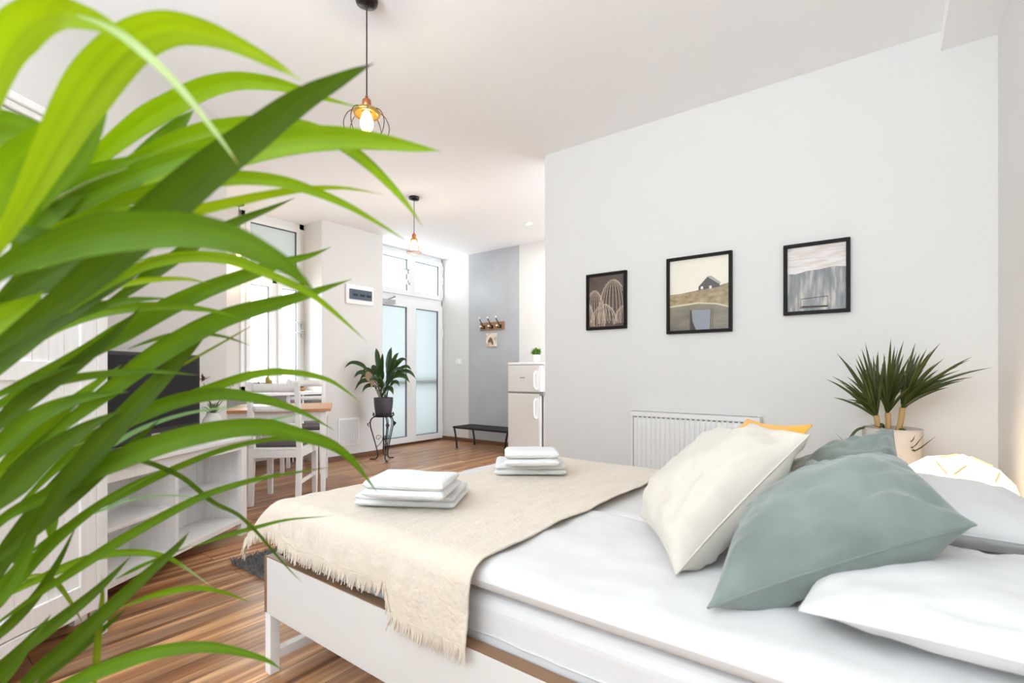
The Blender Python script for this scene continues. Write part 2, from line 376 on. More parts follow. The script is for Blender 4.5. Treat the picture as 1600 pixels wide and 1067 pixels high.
for hz in (1.62, 1.5):
    m = MB(); h = onX(472, 480, WX+0.05); m.box((WX+0.045, h.y-0.012, hz), (WX+0.06, h.y+0.012, hz+0.07)); m.box((WX+0.06, h.y-0.1, hz+0.045), (WX+0.078, h.y+0.012, hz+0.06))
    rel(m.build('window_handle', M['chrome'], bevel=0.003), win)
sl = box((WX, C.y+0.4, sillz-0.04), (PX+0.05, 3.325, sillz-0.005)).build('trim_3', M['upvc'], bevel=0.006); struct(sl)

# ---- glazed entrance door
door = sroot('door_1', (WX, 4.95, 0))
dy0, dy1 = 4.21, onX(691.5, 600, WX).y
dym = onX(640, 600, WX).y; zb0 = onX(639.7, 472.5, WX).z; zb1 = onX(639.7, 462.8, WX).z
m = MB()
for a, b in (((dy0, 0), (dy0+0.05, CEIL)), ((dy1-0.05, 0), (dy1, CEIL)), ((dy0, CEIL-0.06), (dy1, CEIL)), ((dy0, zb0), (dy1, zb1))):
    m.box((WX-0.04, a[0], a[1]), (WX+0.02, b[0], b[1]))
rel(m.build('door_frame', M['upvc'], bevel=0.004), door)
def leaf(ya, yb, za, zb, pane, name, w=0.085):
    m = MB()
    for (p, q, r, s_) in ((ya, za, ya+w, zb), (yb-w, za, yb, zb), (ya+w, za, yb-w, za+w), (ya+w, zb-w, yb-w, zb)): m.box((WX-0.02, p, q), (WX+0.05, r, s_))
    sh = rel(m.build(name, M['upvc'], bevel=0.004), door)
    m = MB(); g = 0.008
    for (p, q, r, s_) in ((ya+w, za+w, ya+w+g, zb-w), (yb-w-g, za+w, yb-w, zb-w), (ya+w, zb-w-g, yb-w, zb-w), (ya+w, za+w, yb-w, za+w+g)): m.box((WX, p, q), (WX+0.03, r, s_))
    for nm, mb, mt in (('gasket', m, M['gasket']), ('pane', box((WX+0.004, ya+w, za+w), (WX+0.012, yb-w, zb-w)), pane)):
        o = mb.build(nm, mt); o.parent = sh; o.location = o.location-(door.location+sh.location)
    return sh
leaf(dy0+0.05, dym, 0.03, zb0, M['frost'], 'door_leaf'); leaf(dym, dy1-0.05, 0.03, zb0, M['frost'], 'door_leaf')
leaf(dy0+0.05, dym, zb1, CEIL-0.06, M['glass'], 'transom_sash', 0.07); leaf(dym, dy1-0.05, zb1, CEIL-0.06, M['glass'], 'transom_sash', 0.07)
for (px, py) in ((690.5, 423), (690.5, 460), (690.5, 521), (690.5, 439), (690.5, 668)):
    q = onX(px, py, WX+0.06); rel(MB().tube([(q.x, q.y+0.01, q.z-0.06), (q.x, q.y+0.01, q.z+0.06)], 0.012, 8).build('hinge', M['upvc']), door)
m = MB(); q = onX(636, 426, WX+0.05); m.box((q.x, q.y-0.015, q.z-0.02), (q.x+0.02, q.y+0.015, q.z+0.05)); m.box((q.x+0.02, q.y-0.1, q.z+0.03), (q.x+0.035, q.y+0.015, q.z+0.05))
rel(m.build('handle', M['chrome'], bevel=0.003), door)
m = MB(); q = onX(636, 440, WX+0.05); m.box((q.x, q.y-0.012, q.z-0.04), (q.x+0.02, q.y+0.012, q.z+0.03)); m.box((q.x+0.02, q.y, q.z-0.05), (q.x+0.03, q.y+0.03, q.z-0.01))
rel(m.build('lock', M['chrome'], bevel=0.003), door)
q = onX(607, 471, WX+0.08); m = MB(); m.box((WX+0.05, q.y-0.14, q.z-0.03), (WX+0.11, q.y+0.1, q.z+0.03)); m.tube([(WX+0.09, q.y-0.02, q.z+0.03), (WX+0.2, q.y+0.02, q.z+0.06), (WX+0.05, q.y+0.12, q.z+0.1)], 0.01, 6)
rel(m.build('door_closer', M['chrome'], bevel=0.003), door)
# outside: bar added to shade a band on the leaves, and a neighbouring facade
zr = onX(665, 597, WX-0.06).z
tag(box((WX-0.07, dy0+0.1, zr-0.03), (WX-0.025, dy1-0.1, zr+0.03)).build('shade_bar', M['greyplast'], bevel=0.005), 'grey bar added behind the frosted entrance door to shade a band of it', 'rail')
bl = thing('building', 'pale facade with a railing seen faintly outside the window', 'building', (-15, 5.5, 0))
M['facade'] = mat('pale_facade', (242, 242, 240), 0.9); M['facadewin'] = mat('pale_facade_window', (206, 212, 214), 0.4)
box((-1, -7, -1), (0, 6, 2.6)).build('wall', M['facade'], bl)
for k in range(5): box((0.0, -6+k*2.2, 0.2), (0.04, -5+k*2.2, 1.7)).build('window', M['facadewin'], bl)
m = MB()
for k in range(60): m.box((1.5, -6.4+k*0.2, 0), (1.53, -6.36+k*0.2, 0.9))
m.box((1.5, -6.5, 0.88), (1.54, 5.6, 0.93)); m.build('railing', M['facadewin'], bl)

# ------------------------------------------------------------------ on the walls
# distribution box
t = thing('distribution_box', 'white electrical distribution box with a smoky cover on the pier', 'electrical box', (PX, 3.845, 1.925))
box((0, -0.205, 0), (0.03, 0.205, 0.245)).build('case', M['upvc'], t, bevel=0.012)
cv = box((0.03, -0.165, 0.06), (0.045, 0.165, 0.185)).build('cover', M['plastic_glass'], t, bevel=0.004)
for k in range(3):
    o = box((0.0452, -0.12+k*0.1, 0.1), (0.047, -0.05+k*0.1, 0.13)).build('breaker', M['black']); o.parent = cv
# grille at the foot of the pier
t = thing('ventilation_panel', 'white slatted access panel low on the pier', 'panel', (PX, 3.69, 0.17))
box((0, -0.15, 0), (0.012, 0.15, 0.34)).build('frame', M['upvc'], t, bevel=0.003)
m = MB()
for k in range(22): m.box((0.012, -0.13+k*0.0122, 0.02), (0.02, -0.125+k*0.0122, 0.32))
m.build('slats', M['upvc'], t)
# light switch
q = onY(717, 565, GY); t = thing('light_switch', 'small white light switch on the wall beside the entrance door', 'switch', (q.x, GY, q.z-0.045))
box((-0.06, -0.01, 0), (0.06, 0, 0.09)).build('plate', M['upvc'], t, bevel=0.004); box((-0.02, -0.015, 0.02), (0.02, -0.01, 0.07)).build('rocker', M['upvc'], t, bevel=0.002)
# coat rack with three double hooks
a = onY(751.5, 505, GY); b = onY(789, 517, GY)
t = thing('coat_rack', 'rustic wooden coat rack with three double hooks on the grey stripe', 'coat rack', ((a.x+b.x)/2, GY-0.003, 1.697))
hw = (b.x-a.x)/2
box((-hw, -0.022, 0), (hw, 0, 0.118)).build('board', M['rusticboard'], t, bevel=0.004)
for k in range(3):
    x = -0.14+k*0.155
    hk = MB(); hk.box((x-0.014, -0.03, 0.02), (x+0.014, -0.022, 0.07))
    hk.tube([(x, -0.03, 0.05), (x-0.005, -0.06, 0.08), (x-0.01, -0.1, 0.13), (x-0.012, -0.12, 0.165)], 0.0065, 8)
    hk.tube([(x, -0.03, 0.045), (x-0.004, -0.06, 0.025), (x-0.008, -0.09, 0.03), (x-0.01, -0.1, 0.05)], 0.0065, 8)
    o = hk.build('hook', M['blackmetal'], t)
    for (yy, zz) in ((-0.122, 0.175), (-0.1, 0.055)):
        kk = MB().lathe([(0.001, -0.015), (0.011, -0.011), (0.016, 0), (0.011, 0.011), (0.001, 0.015)], (x-0.012, yy, zz), 14).build('knob', M['ceramic']); kk.parent = o
# little picture under the rack
def noiseart(name, stops, scale, stretch, detail=6, vertical=0.0):
    m = bpy.data.materials.new(name); m.use_nodes = True; nt = m.node_tree; N = nt.nodes; L = nt.links
    b = N['Principled BSDF']; b.inputs['Roughness'].default_value = 0.35
    tc = N.new('ShaderNodeTexCoord'); mp = N.new('ShaderNodeMapping'); mp.inputs['Scale'].default_value = stretch
    n = N.new('ShaderNodeTexNoise'); n.inputs['Scale'].default_value = scale; n.inputs['Detail'].default_value = detail
    r = N.new('ShaderNodeValToRGB'); e = r.color_ramp.elements
    e[0].position, e[0].color = stops[0][0], lin(stops[0][1]); e[1].position, e[1].color = stops[-1][0], lin(stops[-1][1])
    for p_, c_ in stops[1:-1]: x_ = e.new(p_); x_.color = lin(c_)
    L.new(tc.outputs['Object'], mp.inputs[0]); L.new(mp.outputs[0], n.inputs[0]); L.new(n.outputs[0], r.inputs[0]); L.new(r.outputs[0], b.inputs['Base Color']); return m
t = thing('wall_plaque', 'small weathered square plaque hanging under the coat rack', 'plaque', (onY(768.5, 540, GY).x, GY-0.003, onY(768.5, 541.5, GY).z))
box((-0.1, -0.02, 0), (0.1, 0, 0.2)).build('panel', noiseart('weathered_print', [(0.3, (150, 128, 108)), (0.5, (222, 206, 190)), (0.7, (238, 228, 216))], 14, (1, 1, 1)), t, bevel=0.003)
m = MB(); m.add([(-0.05, -0.0215, 0.05), (-0.055, -0.0215, 0.09), (-0.01, -0.0215, 0.14), (0.02, -0.0215, 0.12), (0.045, -0.0215, 0.07), (0.05, -0.0215, 0.025), (0.03, -0.0215, 0.02), (0.0, -0.0215, 0.07)], [(0, 1, 2, 3, 4, 5, 6, 7)])
m.build('print', mat('umber_print', (116, 88, 66), 0.6), t, solid=0.001)
MB().tube([(-0.05, -0.005, 0.2), (0, -0.002, 0.24), (0.05, -0.005, 0.2)], 0.002, 6).build('string', M['twine'], t)

# framed pictures
def framed(name, x0, x1, z0, z1, label, art):
    t = thing(name, label, 'picture', ((x0+x1)/2, WY, z0)); w = (x1-x0)/2; h = z1-z0; f = 0.02; m = MB()
    m.box((-w, -0.03, 0), (w, 0, f)); m.box((-w, -0.03, h-f), (w, 0, h)); m.box((-w, -0.03, f), (-w+f, 0, h-f)); m.box((w-f, -0.03, f), (w, 0, h-f))
    m.build('frame', M['frame'], t, bevel=0.002)
    art(t, w-f, f, h-f); return t
def poly(pts, y, name, mt, par, th=0.0006):
    m = MB(); n = len(pts)
    # order so the face looks toward the room
    m.add([(p[0], y, p[1]) for p in pts], [tuple(range(n))]); return m.build(name, mt, par, solid=th)
def art_cactus(t, w, z0, z1):
    pr = box((-w, -0.014, z0), (w, -0.006, z1)).build('print', mat('sepia_dark', (92, 78, 72), 0.35, var=0.25, vscale=9), t)
    cream = mat('sepia_cream', (206, 186, 166), 0.5); cream2 = mat('sepia_spines', (158, 138, 124), 0.5)
    H = z1-z0; R = random.Random(3); m = MB(); f = MB()
    for (cx, cz, r, hh) in ((0.055, 0.90, 0.115, 0.26), (-0.1, 0.72, 0.085, 0.22), (-0.02, 0.44, 0.13, 0.27), (0.14, 0.38, 0.08, 0.2), (-0.15, 0.46, 0.05, 0.2)):
        top = z0+cz*H
        for k in range(13):
            a = (k/12-0.5)*PI; pts = []
            for s_ in range(11):
                q = s_/10; x = cx+math.sin(a)*r*math.sin(q*PI*0.55)*1.05; z = top-(1-math.cos(q*PI*0.5))*hh*1.25+math.cos(a)*0.012*math.sin(q*PI)
                if abs(x) < w-0.003 and z0+0.004 < z < z1-0.004: pts.append((x, -0.0145, z))
            if len(pts) > 2: m.tube(pts, 0.002, 5, True)
            for p in pts[::1]:
                for sgn in (-1, 1):
                    q = (p[0]+sgn*0.009, -0.0142, p[2]+0.007)
                    if abs(q[0]) < w-0.003 and q[2] < z1-0.003: f.tube([p, q], 0.0006, 4, False)
    o = m.build('ribs', cream, None); o.parent = t
    o2 = f.build('needle_print', cream2, None); o2.parent = t
def art_house(t, w, z0, z1):
    H = z1-z0
    def pp(name, pts, mt, y): return poly([(-w+2*w*a, z0+H*b) for a, b in pts], y, name, mt, t)
    box((-w, -0.010, z0), (w, -0.006, z1)).build('sky_print', mat('print_sky', (232, 224, 208), 0.35), t)
    pp('hill_print', [(0, 0), (1, 0), (1, 0.62), (0.8, 0.585), (0.5, 0.555), (0.2, 0.525), (0, 0.52)], noiseart('print_hill', [(0.3, (122, 102, 66)), (0.6, (166, 146, 108)), (0.8, (190, 170, 130))], 20, (1, 1, 2)), -0.0108)
    pp('road_print', [(0, 0), (1, 0), (1, 0.3), (0.8, 0.345), (0.5, 0.375), (0.2, 0.36), (0, 0.34)], noiseart('print_car', [(0.3, (98, 90, 78)), (0.6, (134, 124, 104)), (0.8, (156, 146, 120))], 4, (1, 1, 3)), -0.0116)
    pp('car_roof_print', [(0, 0.335), (0.5, 0.365), (0.8, 0.335), (1, 0.285), (1, 0.3), (0.8, 0.355), (0.5, 0.385), (0.2, 0.372), (0, 0.36)], mat('print_cream_line', (206, 196, 164), 0.5), -0.0124)
    pp('window_print', [(0.42, 0), (0.68, 0), (0.70, 0.27), (0.40, 0.28), (0.36, 0.2)], mat('print_window', (136, 140, 148), 0.3, var=0.1), -0.0124)
    pp('shadow_print', [(0.36, 0.0), (0.46, 0.0), (0.4, 0.12), (0.38, 0.28), (0.36, 0.28)], mat('print_dark', (58, 48, 44), 0.5), -0.013)
    for x in (0.345, 0.70, 0.73): pp('window_frame_print', [(x, 0), (x+0.012, 0), (x+0.012, 0.28), (x, 0.29)], mat('print_brown', (104, 88, 70), 0.5), -0.013)
    pp('house_print', [(0.5, 0.55), (0.85, 0.575), (0.85, 0.635), (0.66, 0.735), (0.5, 0.6)], mat('print_house', (86, 82, 82), 0.5), -0.0124)
    pp('roof_print', [(0.64, 0.73), (0.71, 0.735), (0.87, 0.63), (0.85, 0.61), (0.82, 0.625)], mat('print_roof', (170, 162, 156), 0.5), -0.013)
    for x in (0.54, 0.68): pp('house_window_print', [(x, 0.56), (x+0.04, 0.563), (x+0.04, 0.6), (x, 0.597)], mat('print_white', (226, 222, 214), 0.5), -0.0134)
def art_cliff(t, w, z0, z1):
    H = z1-z0
    def pp(name, pts, mt, y): return poly([(-w+2*w*a, z0+H*b) for a, b in pts], y, name, mt, t)
    box((-w, -0.010, z0), (w, -0.006, z1)).build('sky_print', noiseart('print_dusk', [(0.35, (190, 172, 160)), (0.55, (214, 204, 198)), (0.75, (220, 218, 218))], 8, (1, 1, 7)), t)
    pp('cliff_print', [(0, 0), (1, 0), (1, 0.63), (0.8, 0.655), (0.6, 0.63), (0.35, 0.62), (0.15, 0.585), (0, 0.6)], noiseart('print_cliff', [(0.36, (92, 92, 94)), (0.5, (122, 118, 114)), (0.64, (176, 166, 152))], 9, (4, 1, 0.7)), -0.0108)
    m = MB(); pts = [(-w+2*w*a, -0.0118, z0+H*b) for a, b in ((0.24, 0.05), (0.7, 0.05), (0.7, 0.21), (0.24, 0.19), (0.24, 0.05))]
    m.tube(pts, 0.0018, 5); m.tube([(-w+2*w*0.26, -0.0122, z0+H*0.07), (-w+2*w*0.7, -0.0122, z0+H*0.06)], 0.004, 6); m.build('raft_print', mat('print_raft', (92, 78, 66), 0.5), None).parent = t
    m = MB()
    for (a, b) in ((0.22, 0.04), (0.19, 0.08), (0.25, 0.03)): m.tube([(-w+2*w*a, -0.012, z0+H*b), (-w+2*w*(a+0.02), -0.012, z0+H*(b+0.05))], 0.002, 5)
    m.build('grass_print', mat('print_tan', (170, 146, 116), 0.6), None).parent = t
framed('framed_picture', -1.879, -1.547, 1.404, 1.834, 'black framed sepia picture of round ribbed cacti', art_cactus)
framed('framed_picture', -1.244, -0.812, 1.345, 1.872, 'black framed picture of a dark house on a hill', art_house)
framed('framed_picture', -0.515, -0.175, 1.426, 1.854, 'black framed picture of a misty grey cliff under clouds', art_cliff)

# radiators
def radiator(loc, rz, w, h, label, n):
    t = thing('radiator', label, 'radiator', loc, rz)
    m = MB(); N_ = n*8
    def fn(u, v):
        x = -w/2+0.02+u*(w-0.04); ph = (u*n) % 1
        y = -0.075-0.007*(1 if 0.18 < ph < 0.82 else 0)*min(1, max(0, min(v, 1-v)*14))
        return Vector((x, y, 0.03+v*(h-0.06)))
    m.grid(fn, N_, 14, False); m.box((-w/2+0.02, -0.074, 0.03), (w/2-0.02, -0.045, h-0.03)); m.build('panel', M['radiator'], t)
    box((-w/2, -0.08, 0.01), (-w/2+0.015, -0.012, h)).build('side_cover', M['radiator'], t, bevel=0.003); box((w/2-0.015, -0.08, 0.01), (w/2, -0.012, h)).build('side_cover', M['radiator'], t, bevel=0.003)
    m = MB(); m.box((-w/2, -0.082, h-0.035), (w/2, -0.078, h)); m.box((-w/2, -0.082, h-0.004), (w/2, -0.07, h)); m.box((-w/2, -0.024, h-0.004), (w/2, -0.012, h))
    for k in range(int(w/0.03)): m.box((-w/2+0.01+k*0.03, -0.07, h-0.003), (-w/2+0.015+k*0.03, -0.024, h))
    m.build('top_grille', M['radiator'], t, bevel=0.001)
    m = MB()
    for k in range(n): m.box((-w/2+0.02+(k+0.25)*(w-0.04)/n, -0.0835, h-0.045), (-w/2+0.02+(k+0.78)*(w-0.04)/n, -0.083+0.004, h-0.0365))
    m.build('slot', M['greyplast'], t)
    MB().tube([(w/2-0.05, -0.045, 0.05), (w/2-0.05, -0.045, -0.18)], 0.01, 8).build('pipe', M['radiator'], t)
    for sx in (-1, 1): box((sx*w*0.35-0.02, -0.05, 0.1), (sx*w*0.35+0.02, -0.004, h-0.1)).build('bracket', M['radiator'], t)
    return t
radiator((-1.06, WY, 0.19), 0, 0.85, 0.61, 'white panel radiator on the picture wall behind the bed', 24)
radiator((WX, 2.62, 0.14), PI/2, 1.2, 0.55, 'white panel radiator below the window behind the dining table', 34)

# tiny ceiling spot
def spot(x, y, e):
    l = bpy.data.lights.new('spot_and_fill', 'AREA'); l.shape = 'DISK'; l.size = 0.06; l.energy = e; l.color = (1, 0.97, 0.93)
    o = bpy.data.objects.new('spot_and_fill', l); COL.objects.link(o); o.location = (x, y, CEIL-0.016)
q = onZ(826, 349, CEIL)
spot(q.x, q.y, 9); spot(-2.3, 4.7, 6)  # the second is an added unseen light that brightens the recess
t = thing('ceiling_spotlight', 'small round recessed spotlight in the ceiling above the fridge', 'light', (q.x, q.y, CEIL-0.012))
MB().lathe([(0.045, 0.012), (0.045, 0.0), (0.032, 0.0), (0.032, 0.008)], n=24).build('ring', M['upvc'], t)
MB().lathe([(0.001, 0.006), (0.031, 0.006)], n=24).build('lens', mat('spot_lens', (255, 255, 255), 0.4, emit=(255, 250, 240), es=3), t)

# ------------------------------------------------------------------ fridge corner
FW, FH = 0.545, 1.2
t = thing('fridge', 'white two-door fridge with freezer on top in the corner past the picture wall', 'fridge', (-3.92, 5.09, 0))
box((0.0, 0.05, 0.04), (FW, 0.57, FH-0.03)).build('body', M['fridgew'], t, bevel=0.01)
box((-0.006, 0.0, FH-0.03), (FW+0.006, 0.58, FH)).build('top', M['fridgew'], t, bevel=0.008)
zs = onY(800, 613, 5.09).z
def fdoor(z0, z1, hz0, hz1):
    d = box((0.0, 0.0, z0), (FW-0.055, 0.045, z1)).build('door', M['fridge'], t, bevel=0.008)
    hm = MB(); x = FW-0.06
    hm.tube(spline([(x-0.045, 0.0, hz0), (x-0.05, -0.035, hz0+0.03), (x-0.05, -0.04, (hz0+hz1)/2), (x-0.05, -0.035, hz1-0.03), (x-0.045, 0, hz1)], 14), 0.013, 8)
    hm.box((x-0.07, -0.004, hz0-0.01), (x-0.01, 0.0, hz1+0.01))
    hm.build('handle', M['fridgew'], d, bevel=0)
    box((FW-0.056, 0.006, z0), (FW-0.036, 0.05, z1)).build('door_edge', M['fridgew'], d, bevel=0.003)
    return d
fdoor(0.06, zs-0.012, zs-0.31, zs-0.07); fdoor(zs+0.012, FH-0.035, zs+0.05, zs+0.27)
box((0, 0.01, zs-0.012), (FW-0.04, 0.05, zs+0.012)).build('gap_strip', M['greyplast'], t)
box((FW-0.05, -0.012, zs-0.03), (FW+0.01, 0.04, zs+0.02)).build('hinge', M['greyplast'], t, bevel=0.003)
box((FW-0.04, 0.02, 0.06), (FW-0.028, 0.05, zs-0.02)).build('seal', M['gasket'], t)
box((0.19, -0.0015, 1.0), (0.27, 0.0, 1.014)).build('badge', M['chrome'], t)
for sx in (0.05, FW-0.05):
    for sy in (0.07, 0.5): MB().lathe([(0.02, 0), (0.02, 0.04)], (sx, sy, 0), 12).build('foot', M['greyplast'], t)
q = onY(838, 567, 5.25); t = thing('potted_herb', 'small bushy green plant in a white pot on top of the fridge', 'plant', (q.x, 5.25, FH))
MB().lathe([(0.001, 0.0), (0.042, 0.0), (0.055, 0.1), (0.05, 0.1), (0.048, 0.09), (0.001, 0.09)], n=28).build('pot', M['ceramic'], t)
R = random.Random(5); m = MB()
for k in range(240):
    a = R.uniform(0, 2*PI); r = R.uniform(0.0, 0.05); e = R.uniform(0.02, 0.09); z = R.uniform(0.07, 0.17-r*0.6)
    p0 = Vector((math.cos(a)*r, math.sin(a)*r, 0.09)); p2 = Vector((math.cos(a)*(r+e*0.6), math.sin(a)*(r+e*0.6), z+0.03)); p1 = (p0+p2)/2+Vector((0, 0, 0.03))
    m.blade([p0, p1, p2], [0.006, 0.014, 0.002], fold=0.2)
m.build('foliage', M['herb'], t)

# luggage bench
t = thing('luggage_bench', 'low black metal slatted bench against the grey stripe', 'bench', (-4.46, 5.35, 0))
m = MB()
for k in range(8): y = -0.17+k*0.048; m.tube([(-0.5, y, 0.30), (0.5, y, 0.30)], 0.012, 6, flat=0.5)
m.build('slats', M['blackmetal'], t)
m = MB()
for y in (-0.19, 0.19): m.box((-0.5, y-0.008, 0.275), (0.5, y+0.008, 0.305))
for x in (-0.5, 0.5): m.box((x-0.008, -0.19, 0.275), (x+0.008, 0.19, 0.305))
m.build('frame', M['blackmetal'], t, bevel=0.003)
for sx in (-1, 1):
    for y in (-0.19, 0.19):
        MB().tube(spline([(sx*0.5, y, 0.3), (sx*0.475, y, 0.26), (sx*0.44, y, 0.1), (sx*0.43, y, 0.0)], 10), 0.013, 8).build('leg', M['blackmetal'], t)

# ------------------------------------------------------------------ plant stand and peace lily
sp = Vector((-4.95, 3.92, 0))
t = thing('plant_stand', 'black wrought metal plant stand with curled legs before the pier', 'plant stand', sp, YAW)
for k in range(3):
    a = PI*2*k/3-PI/2+0.5
    d = Vector((math.cos(a), math.sin(a), 0)); m = MB()
    prof = [(0.09, 0.535), (0.15, 0.5), (0.165, 0.43), (0.13, 0.3), (0.085, 0.14), (0.07, 0.05), (0.10, 0.012), (0.15, 0.01)]
    m.tube(spline([d*r+Vector((0, 0, z)) for r, z in prof], 26), 0.0075, 6)
    off = Vector((-d.y, d.x, 0))*0.018
    m.tube(spline([d*r*0.94+off+Vector((0, 0, z)) for r, z in prof[:6]], 20), 0.005, 6)
    o = m.build('leg', M['blackmetal'], t)
    m = MB(); m.lathe([(0.001, 0), (0.02, 0.004), (0.012, 0.012), (0.001, 0.014)], d*0.155+Vector((0, 0, 0)), 10); m.build('foot', M['blackmetal'], o)
    m = MB()   # scroll between the legs
    pts = []
    for s_ in range(30):
        q = s_/29; an = q*2.2*PI; rr = 0.038*(1-q*0.75); pts.append(d*(0.03+0.034+math.cos(an+PI)*rr)+Vector((0, 0, 0.27+math.sin(an)*rr)))
    m.tube(pts, 0.0035, 5); m.tube(spline([d*0.006+Vector((0, 0, 0.29)), d*0.02+Vector((0, 0, 0.23)), d*0.07+Vector((0, 0, 0.17)), d*0.1+Vector((0, 0, 0.15))], 10), 0.004, 5)
    m.tube([d*0.005+Vector((0, 0, 0.535)), d*0.005+Vector((0, 0, 0.06))], 0.0035, 5)
    m.build('scroll', M['blackmetal'], t)
    m = MB(); lp = d*0.16+Vector((0, 0, 0.47)); m.blade([lp, lp+d*0.03+Vector((0, 0, -0.03)), lp+d*0.02+Vector((0, 0, -0.08))], [0.01, 0.05, 0.005], fold=0.3)
    m.build('leaf_ornament', M['blackmetal'], t, solid=0.002)
m = MB(); m.lathe([(0.105, 0.53), (0.115, 0.53), (0.115, 0.545), (0.105, 0.545), (0.105, 0.53)], n=32)
m.lathe([(0.001, 0.532), (0.11, 0.532), (0.11, 0.54), (0.001, 0.54)], n=32)
for k in range(12):
    a = 2*PI*k/12; m.tube([(math.cos(a)*0.112, math.sin(a)*0.112, 0.535), (math.cos(a)*0.13, math.sin(a)*0.13, 0.555), (math.cos(a)*0.12, math.sin(a)*0.12, 0.58), (math.cos(a+0.2)*0.115, math.sin(a+0.2)*0.115, 0.56)], 0.006, 5)
m.build('tray', M['blackmetal'], t)
t = thing('peace_lily', 'dark leafy peace lily in a dark grey pot on the metal stand', 'plant', sp+Vector((0, 0, 0.541)), YAW)
MB().lathe([(0.001, 0), (0.088, 0), (0.095, 0.01), (0.112, 0.13), (0.116, 0.205), (0.117, 0.225), (0.106, 0.225), (0.104, 0.2), (0.001, 0.2)], n=40).build('pot', M['darkpot'], t)
MB().lathe([(0.001, 0.203), (0.103, 0.203)], n=24).build('soil', M['soil'], t)
R = random.Random(11)
# leaf tips in the plane facing the room: (x, depth, z above pot base)
LT = [(-0.47, -0.05, 0.60, .085), (-0.28, 0.05, 0.56, .08), (-0.12, 0.1, 0.86, .09), (0.10, 0.0, 0.87, .10), (0.27, 0.1, 0.70, .10), (0.2, -0.05, 0.68, .11), (0.35, 0, 0.58, .085),
      (0.39, 0.08, 0.47, .09), (0.34, -0.05, 0.42, .10), (-0.24, -0.1, 0.30, .08), (-0.33, 0.1, 0.44, .10), (-0.36, 0, 0.32, .10), (-0.12, -0.2, 0.45, .12), (0.02, -0.22, 0.52, .13), (0.16, -0.15, 0.28, .10),
      (-0.2, 0.15, 0.62, .1), (0.05, 0.18, 0.6, .11), (-0.02, -0.08, 0.66, .12), (0.1, -0.2, 0.36, .11), (-0.06, 0.05, 0.4, .1), (0.24, 0.2, 0.5, .1), (0.08, 0.1, 0.75, .09)]
ml = MB(); ms = MB()
for (x, y, z, w) in LT+[(-0.3, -0.15, 0.5, .08), (0.3, -0.2, 0.55, .08), (-0.05, 0.15, 0.8, .07), (0.17, 0.1, 0.8, .08), (-0.4, 0.1, 0.48, .08), (0.22, -0.1, 0.38, .09)]:
    w *= 0.74
    b = Vector((R.uniform(-0.04, 0.04), R.uniform(-0.04, 0.04), 0.2)); tip = Vector((x, y, z))
    out = tip-b; arch = Vector((0, 0, 0.10*abs(out.x)/0.3+0.03))
    mid = b+out*0.5+arch; pts = spline([b, b+out*0.25+arch*0.8, mid+arch*0.1, b+out*0.8+arch*0.7, tip-Vector((0, 0, 0.02))], 20)
    ms.tube(pts[:10], 0.0045, 5)
    ml.blade(pts[8:], [w*s_ for s_ in (0.15, 0.5, 0.8, 0.97, 1, 0.98, 0.9, 0.78, 0.62, 0.45, 0.28, 0.12, 0.01)], up=(R.uniform(-.3, .3), -0.75, 0.6), fold=0.35)
ml.build('leaves', M['lily'], t); ms.build('stalk', M['lily'], t)
m = MB(); b = Vector((-0.1, -0.05, 0.3)); m.tube([b+Vector((0.08, 0.04, -0.1)), b+Vector((0.02, 0.0, 0.1)), b+Vector((-0.12, -0.03, 0.21))], 0.004, 5)
m.blade(spline([b+Vector((-0.1, -0.04, 0.23)), b+Vector((-0.06, -0.06, 0.20)), b+Vector((0.0, -0.07, 0.12)), b+Vector((-0.02, -0.07, 0.05))], 8), [0.01, .05, .08, .09, .09, .08, .05, .03, .005], up=(0, -1, 0), fold=0.3)
m.build('spathe', leafmat('browning_spathe', (186, 160, 132), 0.2), t, label='browning papery flower')

